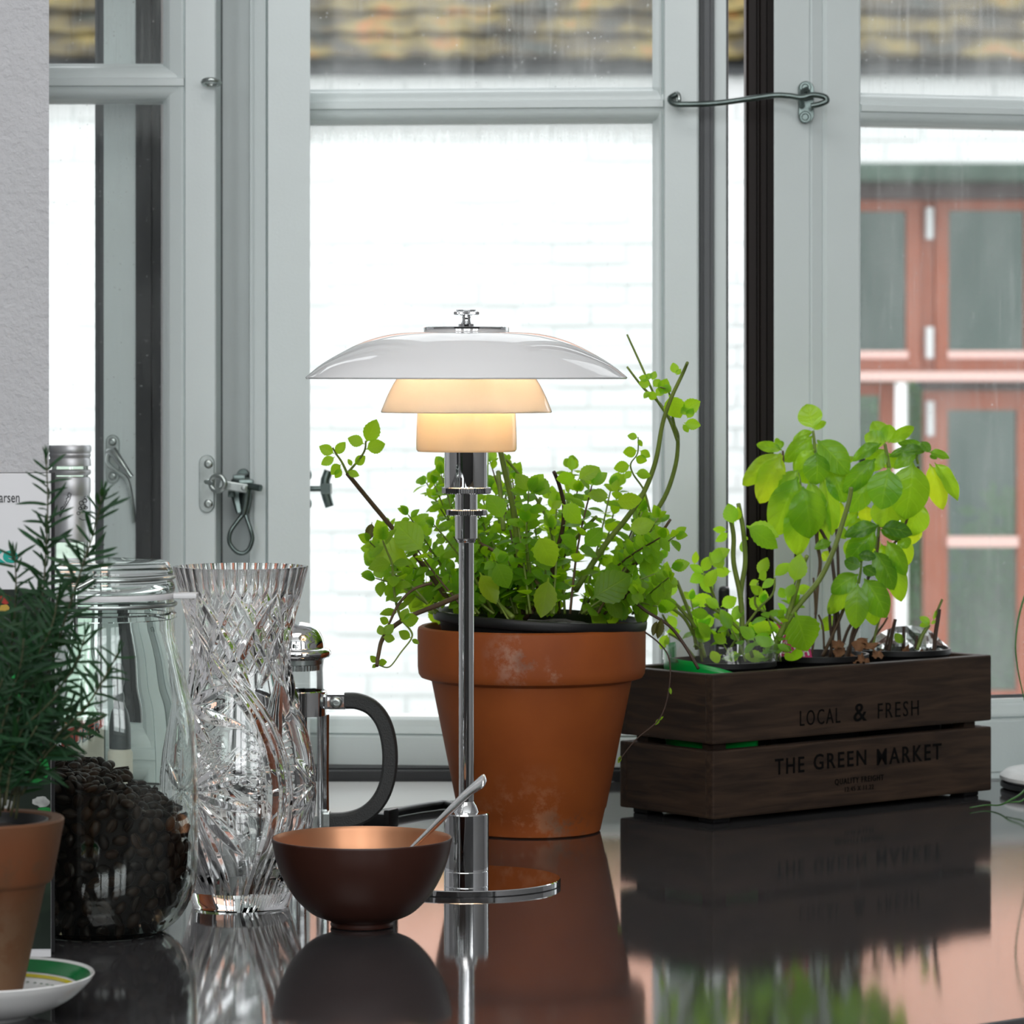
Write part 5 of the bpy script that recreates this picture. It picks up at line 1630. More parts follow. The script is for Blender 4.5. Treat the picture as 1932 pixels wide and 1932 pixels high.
for (x0, y0, x1, y1, w, c_, off, shp) in BL:
    (a, e), (g, k_) = b4(x0, y0), b4(x1, y1)
    ln = math.hypot(g - a, k_ - e); wpx = w * .2692
    base_w = (.72, .66, .74, .55)[shp]
    ln *= 1.08; g = a + (g - a) * 1.08; k_ = e + (k_ - e) * 1.08
    wf = 1.16 * wpx / (ln * base_w)
    wf = max(.5, min(1.8, wf))
    dd = db + off * .0011
    down = k_ > e
    nr = Vector((rnd.uniform(-.25, .25), -1, .55 if down else .15)).normalized()
    leafpx(BF, 'basil%d' % shp, a, e, g, k_, dd, wf, COL[c_], -.004 if down else .004, nr)
BF.flush('small_leaves', M['basil'])
for pts, r0, r1, mt in (([(590, 1560), (605, 1350), (622, 1190), (600, 1050), (598, 940)], 3, 4, 'stem_brown'), ([(760, 1800), (740, 1500), (715, 1250), (690, 1100), (640, 990), (600, 930)], 3.8, 3, 'stem_red'), ([(700, 1790), (745, 1400), (748, 1200), (735, 960)], 3.6, 2.5, 'stem_red'),
                        ([(800, 1870), (860, 1700), (905, 1600), (930, 1500), (960, 1290)], 4, 2.5, 'stem_red'), ([(640, 1850), (700, 1720), (770, 1560), (800, 1480)], 3.6, 3, 'stem_brown'), ([(710, 1800), (690, 1600), (690, 1500)], 3.2, 2.5, 'stem_red'), ([(690, 1860), (720, 1650), (722, 1510)], 3, 2.5, 'stem_red'), ([(830, 1860), (840, 1720), (880, 1600)], 3.4, 3, 'stem_red'),
                        ([(650, 1800), (640, 1640), (610, 1560)], 2, 2, 'stem_brown'), ([(760, 1840), (810, 1680), (870, 1580)], 3, 3, 'stem_red'), ([(440, 1800), (450, 1500), (450, 1100)], 3, 3, 'stem_red'), ([(560, 1850), (590, 1600), (575, 1300)], 2.5, 2, 'stem_brown'),
                        ([(585, 420), (580, 340), (572, 270)], 3.5, 2.5, 'stem_green'), ([(490, 710), (475, 620), (460, 560)], 4, 3, 'stem_green'), ([(1105, 530), (1090, 440), (1075, 360)], 4, 3, 'stem_green'), ([(1015, 1100), (1030, 1000), (1035, 930)], 3.5, 3, 'stem_green'), ([(890, 1340), (905, 1260), (912, 1180)], 3, 2, 'stem_green'), ([(360, 560), (362, 470), (360, 410)], 3, 2, 'stem_brown'), ([(1310, 500), (1300, 460), (1310, 410)], 3, 2.5, 'stem_green'),
                        ([(960, 1290), (1100, 1120), (1180, 1000), (1240, 860), (1310, 520)], 3, 2.5, 'stem_brown'), ([(960, 1300), (1020, 1120), (1040, 900), (1090, 560)], 3.2, 2.5, 'stem_brown'), ([(598, 940), (560, 800), (500, 700)], 3, 3, 'stem_brown'), ([(600, 940), (640, 700), (590, 420)], 3, 3, 'stem_green'), ([(490, 700), (400, 620), (360, 560)], 2.5, 2.5, 'stem_brown')):
    stem_tube(basil, pxpts([b4(x, y) for x, y in pts], db - .004, db - .006), r0 * u3, r1 * u3, M[mt])
# dead leaves on the soil
LEAF['dead'] = leaf_mesh('leaf', M['dead'], .62, .1, 10, .7, .5, nx=2, wav=.22)
DF = Foliage(basil); DS = Foliage(stub)
for (x, y, e, g) in ((720, 1860, 790, 1780), (830, 1890, 930, 1840), (860, 1820, 940, 1710), (1010, 1830, 950, 1720), (880, 1870, 990, 1880), (700, 1790, 790, 1740), (980, 1850, 1070, 1820)):
    (a, c_), (e, g) = b4(x, y), b4(e, g)
    leafpx(DF, 'dead', a, c_, e, g, db - .030, 1.1, nrm=jitter_n(.6, .6))
for (x, y, e, g) in ((1020, 1850, 1130, 1835), (1190, 1800, 1300, 1850), (1230, 1850, 1160, 1830), (1300, 1830, 1390, 1840)):
    (a, c_), (e, g) = b4(x, y), b4(e, g)
    leafpx(DS, 'dead', a, c_, e, g, ds - .030, 1.1, nrm=jitter_n(.6, .6))
DF.flush('dead_leaves', M['dead'])
for pts, r0, r1, mt in (([(1418, 1835), (1430, 1700), (1450, 1570), (1455, 1520)], 4.2, 4.0, 'stem_red'), ([(1440, 1545), (1462, 1490), (1478, 1450)], 2.6, 2.2, 'stem_green'), ([(1100, 1815), (1125, 1700), (1150, 1590)], 4.5, 3, 'stem_red'), ([(1205, 1790), (1208, 1640)], 3.6, 3, 'stem_red'), ([(1290, 1800), (1302, 1705)], 3, 2.5, 'stem_red'), ([(940, 1800), (1020, 1690), (1070, 1620), (1095, 1575)], 2.6, 1.8, 'stem_brown'), ([(1300, 1805), (1340, 1700), (1388, 1630)], 4.5, 3.5, 'stem_green'), ([(990, 1790), (1010, 1690), (1050, 1540)], 3, 2.5, 'stem_green'), ([(1075, 1800), (1110, 1660)], 2.5, 2, 'stem_red')):
    stem_tube(stub, pxpts([b4(x, y) for x, y in pts], ds - .012), r0 * u3, r1 * u3, M[mt])
for (x, y, e, g, w) in ((1395, 1615, 1320, 1575, .8), (1395, 1620, 1318, 1635, .8), (1400, 1625, 1432, 1600, .8), (1415, 1600, 1440, 1520, .5), (1200, 1760, 1150, 1690, 1.1), (1490, 1840, 1500, 1805, 1.0)):
    (a, c_), (e, g) = b4(x, y), b4(e, g)
    leafpx(DS, 'basil%d' % (2 if w > .6 else 3), a, c_, e, g, ds - .014, w, COL['m'], nrm=jitter_n(.4, .4))
DS.flush('leaves', M['basil'])
# pink plant tag between the pots
pt = thing('plant_tag', 'magenta plant tag with white print between mint cuttings and basil', 'tag', P(1490, 1245, db - .034))
xfT = Matrix.Translation(P(1494, 1207, db - .012)) @ Matrix.Rotation(R(-13), 4, 'Y')
s3 = db / F
b = MB(xfT); b.box(-30 * s3, 30 * s3, 0, .0006, -46 * s3, 36 * s3, .0002); card = b.build('card', M['magenta'], pt)
M['white_ink'] = pbr('white_ink', (.8, .8, .8), .6)
for i, tx in enumerate(('st d ol', 'up ogo rv', 'wi gning', 'd n ther', 's   n')):
    rm = xfT.to_3x3()
    lettering(card, tx, xfT @ Vector((-24 * s3, -.00005, (20 - i * 14) * s3)), rm @ Vector((50 * s3, 0, 0)), rm @ Vector((0, 0, 10 * s3)), rm @ Vector((0, -1, 0)), M['white_ink'], bold=.012, depth=.0002)

# =================================================================== BROWN BOWL + SPOON
BD = F * EYE / (1748 - HORIZON)
BS = F / BD
bc_ = (PX(683, BD), BD, CT)
bowl = thing('brown_bowl', 'small brown bowl with copper-coloured inside standing before the lamp', 'bowl', bc_)
outp = [(0, 0), (55, 0), (59, 2), (60, 6), (58, 10)] + sm([(62, 13), (96, 27), (128, 58), (150, 95), (163, 130), (169.5, 160), (170.5, 166)], 5) + [(169.5, 168.5), (167.5, 168.5)]
b = MB(); b.lathe(px_prof(outp, BS), bc_, 96); b.build('body', M['bowl_out'], bowl, 40)
inp = [(167.5, 168.5), (166, 166)] + sm([(165, 160), (158, 130), (145, 97), (122, 62), (90, 33), (50, 20), (0, 17)], 5)
inp[-1] = (0, 17)
b = MB(); b.lathe(px_prof(inp, BS), bc_, 96); b.build('lining', M['bowl_in'], bowl, 40)
sp = thing('teaspoon', 'polished steel teaspoon leaning in the brown bowl', 'spoon', (bc_[0] + .01, bc_[1], CT + .008))
cl = catmull([P(722, 1655, BD + .012), P(752, 1625, BD + .008), P(783, 1594, BD), P(815, 1563, BD - .008), P(850, 1528, BD - .016), P(882, 1497, BD - .022), P(905, 1478, BD - .027), P(915, 1471, BD - .029)], 6)
ww = np.interp(np.linspace(0, 1, len(cl)), [0, .3, .5, .75, .90, .96, 1], [6, 7.5, 9.5, 13.5, 18, 16, 8]) / BS
b = MB(); vs = []; fs = []; n_ = 12
view = Vector((-.2, -.62, .78)).normalized()
for i, q in enumerate(cl):
    t_ = (cl[min(i + 1, len(cl) - 1)] - cl[max(i - 1, 0)]).normalized()
    sx = t_.cross(view).normalized(); nz = sx.cross(t_)
    for j in range(n_):
        a = 2 * math.pi * j / n_
        vs.append(q + sx * (math.cos(a) * ww[i]) + nz * (math.sin(a) * min(ww[i] * .5, .0014)))
for i in range(len(cl) - 1):
    for j in range(n_):
        fs.append((i * n_ + j, i * n_ + (j + 1) % n_, (i + 1) * n_ + (j + 1) % n_, (i + 1) * n_ + j))
fs += [tuple(range(n_ - 1, -1, -1)), tuple((len(cl) - 1) * n_ + j for j in range(n_))]
b.add(vs, fs); b.build('handle', M['spoon'], sp, 180)
b = MB(Matrix.Translation(P(700, 1672, BD + .016)) @ Matrix.Rotation(R(40), 4, 'Y') @ Matrix.Scale(1, 4))
prof = [(0, -.0030), (.004, -.0028), (.008, -.0015), (.0105, .0008), (.0100, .0012), (.0076, -.0006), (.004, -.0018), (0, -.0020)]
t_ = MB(); t_.lathe(prof, (0, 0, 0), 24)
b.add([(x * 1.45, y * .95, z) for x, y, z in t_.v], t_.f); b.build('scoop', M['spoon'], sp, 180)

# =================================================================== CUT CRYSTAL VASE
VD = F * EYE / (1709 - HORIZON)
VS = F / VD
vc = (PX(454, VD), VD, CT)
vase = thing('crystal_vase', 'clear cut-crystal vase with flared rim between coffee jar and bowl', 'vase', vc)
yr = np.array([1709, 1700, 1690, 1660, 1620, 1580, 1540, 1500, 1460, 1417, 1380, 1340, 1305, 1270, 1240, 1205, 1165, 1123, 1090, 1068.])
rv = np.array([90, 93, 97, 104, 118, 132, 141, 143.5, 142, 136, 127, 115, 106, 98, 95, 96, 104, 115, 123, 128.])
NT, NZ = 720, 340
vv = np.linspace(1709, 1068, NZ)
from_y = np.interp(-vv, -yr, rv)
ker = np.ones(9) / 9
from_y = np.convolve(np.pad(from_y, 4, mode='edge'), ker, 'valid')
tht = np.linspace(0, 2 * np.pi, NT, endpoint=False)
fold = 3
per = 2 * np.pi / fold
# angle measured from the side that faces the camera (-y), growing to the picture's right
phi = (tht + np.pi / 2 + np.pi) % (2 * np.pi) - np.pi
U0 = 120.0
phl = ((phi + per / 2) % per) - per / 2
Ug, Vg = np.meshgrid(phl * U0, vv)
PU = per * U0
dep = np.zeros_like(Ug)


def groove(pts, w, d, leaf=True, wrap=True):
    """V cut along a polyline in (u, v); leaf cuts swell in the middle"""
    global dep
    pts = np.array(pts, float)
    seg = np.hypot(*(pts[1:] - pts[:-1]).T); cum = np.concatenate([[0], np.cumsum(seg)]); tot = cum[-1]
    for sh_ in ((-PU, 0, PU) if wrap else (0,)):
        best = np.full(Ug.shape, 1e9); par = np.zeros(Ug.shape)
        for i in range(len(pts) - 1):
            ax, ay = pts[i]; bx, by = pts[i + 1]
            ax += sh_; bx += sh_
            dx, dy = bx - ax, by - ay
            q = np.clip(((Ug - ax) * dx + (Vg - ay) * dy) / (dx * dx + dy * dy), 0, 1)
            ds_ = np.hypot(Ug - ax - q * dx, Vg - ay - q * dy)
            mk = ds_ < best
            best[mk] = ds_[mk]; par[mk] = (cum[i] + q[mk] * seg[i]) / tot
        ww_ = w * (np.sqrt(np.clip(np.sin(np.pi * np.clip(par, .02, .98)), 0, 1)) if leaf else 1.0)
        dep = np.maximum(dep, d * (ww_ / w) * np.clip(1 - best / np.maximum(ww_, .3), 0, 1))


# rim flutes
fl = np.abs(((phi[None, :] * 36 / (2 * np.pi)) % 1) - .5) * 2
rimz = np.clip((1112 - vv[:, None] + (1 - fl) * 16) / 10, 0, 1)
dep = np.maximum(dep, 4.2 * rimz * (1 - fl ** 2))
# lattice of diamond cuts on the neck
for k_ in range(-4, 5):
    x0 = k_ * PU / 3
    groove([(x0, 1118), (x0 + 112, 1285)], 13, 10, True); groove([(x0, 1118), (x0 - 112, 1285)], 13, 10, True)
    for o_ in (PU / 9, PU * 2 / 9):
        groove([(x0 + o_, 1135), (x0 + o_ + 84, 1262)], 2.4, 2.4, False); groove([(x0 + o_, 1135), (x0 + o_ - 84, 1262)], 2.4, 2.4, False)
# wipe the lattice where the swept panel runs, then cut the sweeping double line
S = [(-167, 1150), (-120, 1190), (-72, 1232), (-30, 1270), (-5, 1292), (20, 1322), (37, 1350), (50, 1390), (57, 1425), (62, 1480), (60, 1525), (54, 1565), (44, 1610), (34, 1650), (22, 1690), (10, 1712)]
groove(S, 10, 8, False)
groove([(x + 22 - 8 * i / 15, y + 4) for i, (x, y) in enumerate(S)], 6, 5, False)
groove([(x + 38 - 14 * i / 15, y + 8) for i, (x, y) in enumerate(S[3:])], 4, 3.5, False)
# fans and stars
c0 = np.array((-78, 1478))
for (x, y, w, d) in ((-5, 1424, 10, 9), (12, 1452, 10, 9), (30, 1512, 12, 10), (12, 1596, 12, 10), (-16, 1666, 12, 9), (-50, 1690, 9, 7), (-140, 1424, 10, 9), (-152, 1512, 12, 10), (-134, 1600, 12, 10), (-108, 1670, 10, 8), (-78, 1400, 9, 8)):
    c1 = c0 + (np.array((x, y)) - c0) * .10
    groove([c1, (x, y)], w, d)
for i in range(30):
    a = -1.15 + i * .105 * 1.35
    L_ = 78 + 26 * math.sin(i * 2.1)
    groove([(c0[0] + 16 * math.cos(a), c0[1] + 20 * math.sin(a)), (c0[0] + L_ * math.cos(a), c0[1] + L_ * 1.5 * math.sin(a))], 2.0, 1.9)
c0 = np.array((-113, 1326))
for (x, y, w, d) in ((-17, 1285, 11, 9), (-62, 1246, 10, 9), (16, 1360, 11, 9), (-40, 1395, 9, 7), (-113, 1240, 9, 7)):
    groove([c0, (x, y)], w, d)
for i in range(9):   # comb of thin cuts under the star and by the sweep
    groove([(-70 + i * 1.5, 1392 + i * 9), (-20 + i * 3, 1372 + i * 12)], 1.8, 1.7)
    groove([(52, 1385 + i * 14), (10, 1364 + i * 17)], 1.8, 1.7)
    groove([(64, 1500 + i * 18), (96, 1478 + i * 21)], 2.0, 1.9)
for i in range(14):
    x0 = 20 + i * 8
    groove([(x0, 1640 + (i % 3) * 9), (x0 - 14, 1702)], 2.4, 2.4)
rad = (from_y[:, None] - dep * .62) / VS
zz = (1709 - vv) / VS
vx = vc[0] + rad * np.cos(tht)[None, :]
vy = vc[1] + rad * np.sin(tht)[None, :]
vz = np.repeat((CT + zz)[:, None], NT, 1)
verts = np.stack([vx, vy, vz], -1).reshape(-1, 3)
ii, jj = np.meshgrid(np.arange(NZ - 1), np.arange(NT), indexing='ij')
j2 = (jj + 1) % NT
faces = np.stack([ii * NT + jj, ii * NT + j2, (ii + 1) * NT + j2, (ii + 1) * NT + jj], -1).reshape(-1, 4)
# inner wall (coarser), rim and floor
NI = 40
viy = np.linspace(1068, 1676, NI)
riy = np.interp(-viy, -yr, rv) - np.interp(viy, [1068, 1120, 1300, 1600, 1676], [9, 17, 19, 20, 34])
base_i = len(verts)
inner = []
for r_, y_ in zip(riy, viy):
    inner.append(np.stack([vc[0] + r_ / VS * np.cos(tht), vc[1] + r_ / VS * np.sin(tht), np.full(NT, CT + (1709 - y_) / VS)], -1))
verts = np.concatenate([verts] + inner)
fc = [faces]
jj = np.arange(NT); j2 = (jj + 1) % NT
a0 = (NZ - 1) * NT
fc.append(np.stack([a0 + jj, a0 + j2, base_i + j2, base_i + jj], -1))
for i in range(NI - 1):
    fc.append(np.stack([base_i + i * NT + jj, base_i + i * NT + j2, base_i + (i + 1) * NT + j2, base_i + (i + 1) * NT + jj], -1))
faces = np.concatenate(fc)
me = bpy.data.meshes.new('vase_body')
fl_ = [tuple(q) for q in faces.tolist()]
fl_.append(tuple(range(NT - 1, -1, -1)))
fl_.append(tuple(base_i + (NI - 1) * NT + j for j in range(NT)))
me.from_pydata((verts - np.array(vc)).tolist(), [], fl_)
me.shade_smooth(); me.set_sharp_from_angle(angle=R(28))
me.materials.append(M['crystal'])
o = bpy.data.objects.new('vase_body', me); C.objects.link(o); o.parent = vase

# =================================================================== COFFEE JAR
JD = 2.081
JS = F / JD
jc = (PX(190, JD), JD, CT)
jar = thing('coffee_jar', 'large clip-top glass jar half full of coffee beans beside the vase', 'jar', jc)


def jy(y): return 1757 - y


outp = [(0, 3), (80, 2), (105, 0)] + sm([(118, 1), (150, 27), (172, 67), (182, 117), (183, 277), (180, 357), (172, 427), (162, 467), (150, 517), (141, 560), (139.5, 575)], 5) + [(139, 590), (143, 592), (143, 600), (139, 603), (138, 628), (139, 634)]
inr = [(126, 634), (126, 600), (127, 572)] + sm([(130, 556), (140, 514), (152, 462), (163, 422), (171, 354), (174, 277), (173, 120), (163, 74), (142, 38), (116, 14)], 5) + [(0, 12)]
b = MB(); b.lathe(px_prof(outp + inr, JS), jc, 96); b.build('jar_body', M['jar_glass'], jar, 50)
b = MB()
b.lathe(px_prof([(124, 630), (143, 629), (144, 634), (143, 639), (124, 640)], JS), jc, 72)
for sg in (1,):   # pull tab
    b.box(jc[0] + 140 / JS, jc[0] + 184 / JS, jc[1] - .012, jc[1] + .004, CT + 629.5 / JS, CT + 639 / JS, .0008)
b.build('rubber_seal', M['rubber_white'], jar, 40)
b = MB()
b.lathe(px_prof([(0, 652), (110, 652), (118, 642), (139, 641), (140, 648), (138, 656), (134, 664), (137, 672), (136, 682), (132, 690), (128, 697), (120, 699), (0, 694)], JS), jc, 96); b.build('lid', M['jar_glass'], jar, 50)
b = MB()   # wire bail
b.ring((jc[0], jc[1], CT + 618 / JS), 141 / JS, .0012, 64, 6)
b.ring((jc[0], jc[1], CT + 668 / JS), 137 / JS, .0012, 64, 6)
fxx = jc[0] - 15 / JS; fyy = jc[1] - 146 / JS
b.tube([(fxx - .002, fyy, CT + 672 / JS), (fxx - .004, fyy - .003, CT + 650 / JS), (fxx - .004, fyy - .004, CT + 600 / JS), (fxx - .004, fyy - .001, CT + 560 / JS)], .0012, 6)
b.tube([(fxx + .006, fyy, CT + 672 / JS), (fxx - .004, fyy - .003, CT + 655 / JS)], .0012, 6)
b.build('wire_bail', M['steel'], jar, 60)
# beans
bb = MB(); vs = []; fs = []; NU, NV = 10, 6
prof = [(math.sin(math.pi * i / NV), -math.cos(math.pi * i / NV)) for i in range(NV + 1)]
bn = MB(); bn.ball((0, 0, 0), 1, NU, NV)
bv_ = []
for x, y, z in bn.v:
    zz_ = z * .62
    if zz_ < 0: zz_ *= .45
    bv_.append((x * .78, y * 1.12, zz_))
bean_mb = MB(); bean_mb.add(bv_, bn.f)
bean_mb.box(-.06, .06, -1.0, 1.0, -.40, -.20)
# crease on the flat side
bean_me = bean_mb.mesh('coffee_bean', smooth=60); bean_me.materials.append(M['bean'])
rb = random.Random(5)
spots = []


def btop(x_px):   # slope of the heap
    return np.interp(x_px, [0, 60, 100, 190, 262, 362, 380], [1425, 1432, 1440, 1472, 1510, 1558, 1566])


IR = 173 / JS
row_h = 24.5
y_ = 1738.0
k_ = 0
while y_ > 1430:
    ri = np.interp(y_, [1430, 1640, 1690, 1722, 1740], [173, 173, 162, 140, 118]) - 11
    na = int(2 * math.pi * ri / 30)
    for j in range(na):
        a = 2 * math.pi * (j + .5 * (k_ % 2)) / na
        x = ri * math.cos(a) / JS; yv = ri * math.sin(a) / JS
        if yv > .004: continue
        xp = 190 + ri * math.cos(a)
        if y_ < btop(xp): continue
        spots.append((Vector((jc[0] + x, jc[1] + yv, CT + (1757 - y_ + rb.uniform(-3, 3)) / JS)), a, True))
    y_ -= row_h; k_ += 1
for i in range(-6, 7):
    for j in range(-6, 7):
        x, y = (i + .5 * (j % 2)) * 25, j * 25
        if x * x + y * y > 158 ** 2: continue
        z = 1757 - btop(190 + x) + (j + 6) * 1.2
        spots.append((Vector((jc[0] + x / JS, jc[1] + y / JS, CT + (z + rb.uniform(-3, 4)) / JS)), 0, False))
proto = None
fillb = MB()
spots.sort(key=lambda q: q[0].y)
cnt = 0
for p, a, wall in spots:
    sz = rb.uniform(12.5, 15) / JS
    if wall:
        inward = Vector((-math.cos(a), -math.sin(a), 0))
        zax = (inward * rb.choice((-1, -1, 1)) + Vector((rb.uniform(-.4, .4), rb.uniform(-.4, .4), rb.uniform(-.4, .4)))).normalized()
    else:
        zax = Vector((rb.uniform(-.8, .8), rb.uniform(-.8, .3), rb.choice((-1, 1)))).normalized()
    yax = zax.orthogonal().normalized()
    yax = Matrix.Rotation(rb.uniform(0, 6.28), 3, zax) @ yax
    xax = yax.cross(zax)
    m_ = Matrix.Identity(4)
    for q in range(3):
        m_[q][0] = xax[q] * sz; m_[q][1] = yax[q] * sz; m_[q][2] = zax[q] * sz; m_[q][3] = p[q]
    if cnt < 300:
        if proto is None:
            o = bpy.data.objects.new('coffee_bean', bean_me)
            tag(o, 'dark roasted coffee bean in the heap inside the glass jar', 'coffee bean', 'coffee beans in the clip-top jar')
            proto = o
        else:
            o = proto.copy()
        C.objects.link(o)
        o.matrix_world = m_
        cnt += 1
    else:
        fillb.add([m_ @ Vector(q) for q in bean_mb.v], bean_mb.f)
# the rest of the heap
vs = []; fs = []; n_ = 40
rows = [(0, 18), (100, 20), (128, 40), (148, 75), (152, 120)]
base = len(vs)
cvs = MB()
lev = []
for r_, z_ in rows:
    lev.append([(jc[0] + r_ / JS * math.cos(6.2832 * j / n_), jc[1] + r_ / JS * math.sin(6.2832 * j / n_), CT + z_ / JS) for j in range(n_)])
topz = []
for j in range(n_):
    a = 6.2832 * j / n_
    topz.append((jc[0] + 152 / JS * math.cos(a), jc[1] + 152 / JS * math.sin(a), CT + (1757 - btop(190 + 152 * math.cos(a)) - 14) / JS))
lev.append(topz)
allv = [q for l in lev for q in l] + [(jc[0], jc[1], CT + (1757 - btop(190) - 12) / JS)]
for i in range(len(lev) - 1):
    for j in range(n_):
        fs.append((i * n_ + j, i * n_ + (j + 1) % n_, (i + 1) * n_ + (j + 1) % n_, (i + 1) * n_ + j))
t0_ = (len(lev) - 1) * n_
for j in range(n_): fs.append((t0_ + j, t0_ + (j + 1) % n_, len(allv) - 1))
fillb.add(allv, fs)
o = fillb.build('coffee_bean_heap', M['beanfill'], None, 50)
tag(o, 'dark inner mass of coffee beans behind the ones at the glass', 'coffee beans', 'coffee beans in the clip-top jar', 'stuff')

# =================================================================== BOTTLES BEHIND THE JAR
QD = 2.70
QS = F / QD
qx = PX(132, QD)
qc = (qx, QD, CT)
qy0 = HORIZON + F * EYE / QD     # picture row of the bottle's foot
bot = thing('tequila_bottle', 'clear spirits bottle with long silver screw cap behind the coffee jar', 'bottle', qc)


def qz(y): return (qy0 - y) / QS


M['amber'] = thin('amber_drink', (.50, .20, .05), .05)
b = MB()
b.lathe([(0, 0), (66 / QS, 0), (70 / QS, .003), (70 / QS, qz(1330)), (66 / QS, qz(1300)), (54 / QS, qz(1262)), (43 / QS, qz(1225)), (38 / QS, qz(1180)), (35 / QS, qz(1090)), (34 / QS, qz(880)), (30 / QS, qz(860))], qc, 48)
b.build('bottle_body', M['bottle_glass'], bot, 40)
b = MB()
b.lathe([(0, .003), (64 / QS, .003), (67 / QS, .006), (67 / QS, qz(1335)), (0, qz(1335))], qc, 32); b.build('drink', M['amber'], bot, 40)
b = MB()
cap = [(36, 1022), (39, 1020), (39, 942), (37.5, 938), (37.5, 932), (39, 928), (39, 904), (37, 900)]
b.lathe([(r / QS, qz(y)) for r, y in cap] + [(0, qz(900))], qc, 64); b.build('cap_sleeve', M['alu'], bot, 40)
b = MB(); b.lathe([(r / QS, qz(y)) for r, y in [(37, 896), (39.5, 893), (39.5, 888), (37.5, 886)]] + [(0, qz(886))], qc, 64); b.build('cap_ring', M['alu'], bot, 40)
b = MB()
b.lathe([(0, qz(879))] + [(r / QS, qz(y)) for r, y in [(39.5, 879), (40, 877), (39, 873), (39.5, 868), (37.5, 864), (39.5, 858), (38, 855), (39.5, 852), (40, 850), (40.2, 843), (38.5, 840)]] + [(0, qz(839))], qc, 96, ((9, 10), .4 / QS)); b.build('screw_cap', M['alu'], bot, 40)


def wrap_text(parent, body, c, rad, z0, h, phi0, phi1, mat, rot=0.0, bold=0.0, name='lettering'):
    vs, fs = text_shape(body, bold)
    out = []
    for x, y, z in vs:
        a = phi0 + (phi1 - phi0) * x
        zz_ = z0 + h * y + rot * x
        r_ = rad + .0003 * z
        out.append((c[0] + r_ * math.sin(a), c[1] - r_ * math.cos(a), zz_))
    bb_ = MB(); bb_.add(out, fs)
    return bb_.build(name, mat, parent)


slv = [q for q in bot.children if q.name.startswith('cap_sleeve')][0]
wrap_text(slv, 'IMPORTED', qc, 39.2 / QS, qz(1008), 8 / QS, R(22), R(95), M['ink'])
# signature flourish and an emblem on the sleeve


def wrap_pt(x, y, r=39.4):
    a = math.asin(max(-.98, min(.98, (x - 132) / 39.0)))
    return (qc[0] + r / QS * math.sin(a), qc[1] - r / QS * math.cos(a), CT + qz(y))


b = MB()
b.tube([wrap_pt(*q) for q in ((118, 974), (124, 962), (131, 950), (137, 940), (139, 931), (135, 928), (132, 934), (136, 937))], .0003, 5)
sig = [(116, 970), (119, 966), (117, 971), (121, 964), (119, 960), (123, 954), (119, 957), (121, 963), (125, 958), (124, 954), (127, 953), (126, 949), (129, 950), (128, 945), (131, 945), (130, 940), (134, 936)]
b.tube([wrap_pt(*q) for q in sig], .0003, 5); b.build('signature', M['ink'], slv)
b = MB()
for cx, cy, r_ in ((157, 948, 4), (163, 944, 3.5), (160, 955, 4.5), (155, 958, 3), (164, 957, 3), (152, 967, 3), (164, 938, 2.5)):
    b.tube([wrap_pt(cx + r_ * math.cos(a), cy + r_ * math.sin(a)) for a in [i * .9 for i in range(8)]], .00025, 5)
b.tube([wrap_pt(*q) for q in ((153, 976), (158, 980), (166, 980), (168, 974))], .00025, 5); b.build('emblem', M['ink'], slv)
M['label'] = pbr('cream_label', (.62, .58, .50), .7, noise=.1, nscale=60)
M['label_red'] = pbr('red_label', (.42, .06, .04), .6)
b = MB(); vs = []; fs = []
for j in range(25):
    a = R(-75) + R(150) * j / 24
    for z in (.012, qz(1345)):
        vs.append((qc[0] + 70.6 / QS * math.sin(a), qc[1] - 70.6 / QS * math.cos(a), CT + z))
fs = [(j * 2, j * 2 + 2, j * 2 + 3, j * 2 + 1) for j in range(24)]
b.add(vs, fs); lab = b.build('label', M['label'], bot, 180)
b = MB(); vs = []
for j in range(25):
    a = R(-75) + R(150) * j / 24
    zc_ = CT + qz(1372) + (j - 12) * .0011
    for z in (-.006, .008):
        vs.append((qc[0] + 71.0 / QS * math.sin(a), qc[1] - 71.0 / QS * math.cos(a), zc_ + z))
b.add(vs, fs); band = b.build('label_band', M['label_red'], lab, 180)
wrap_text(lab, 'ID  UBER', qc, 71.1 / QS, CT + qz(1380) - CT - .002 + CT - .010, .011, R(-40), R(58), M['ink'], rot=.016, bold=.02)
b = MB()      # lines of print too small to read
for i, (x0, x1) in enumerate(((-30, 26), (-38, 34), (-30, 22), (-6, 20))):
    q = []
    for k_ in range(40):
        a = R(x0 + (x1 - x0) * k_ / 39)
        q.append((qc[0] + 70.9 / QS * math.sin(a), qc[1] - 70.9 / QS * math.cos(a), CT + qz(1410 + i * 11 - k_ * .08) + rnd.uniform(-1.6, 1.6) / QS))
    b.tube(q, .00028, 4)
b.build('fine_print', M['ink'], lab)
# second, smaller bottle with dark cap
gx = 238; GD = 2.62; GS = F / GD
gc = (PX(gx, GD), GD, CT)
gy0 = HORIZON + F * EYE / GD
sb = thing('sauce_bottle', 'small bottle with tall dark grey cap and cream label behind the jar', 'bottle', gc)
b = MB(); b.lathe([(0, 0), (29 / GS, 0), (31 / GS, .002), (31 / GS, (gy0 - 1412) / GS), (26 / GS, (gy0 - 1405) / GS), (0, (gy0 - 1405) / GS)], gc, 40); b.build('body', M['label'], sb, 40)
b = MB(); b.lathe([(0, (gy0 - 1405) / GS), (27 / GS, (gy0 - 1405) / GS), (27 / GS, (gy0 - 1360) / GS), (22 / GS, (gy0 - 1310) / GS), (13 / GS, (gy0 - 1265) / GS), (8 / GS, (gy0 - 1255) / GS), (0, (gy0 - 1255) / GS)], gc, 40); b.build('cap', M['gasket_grey'], sb, 40)

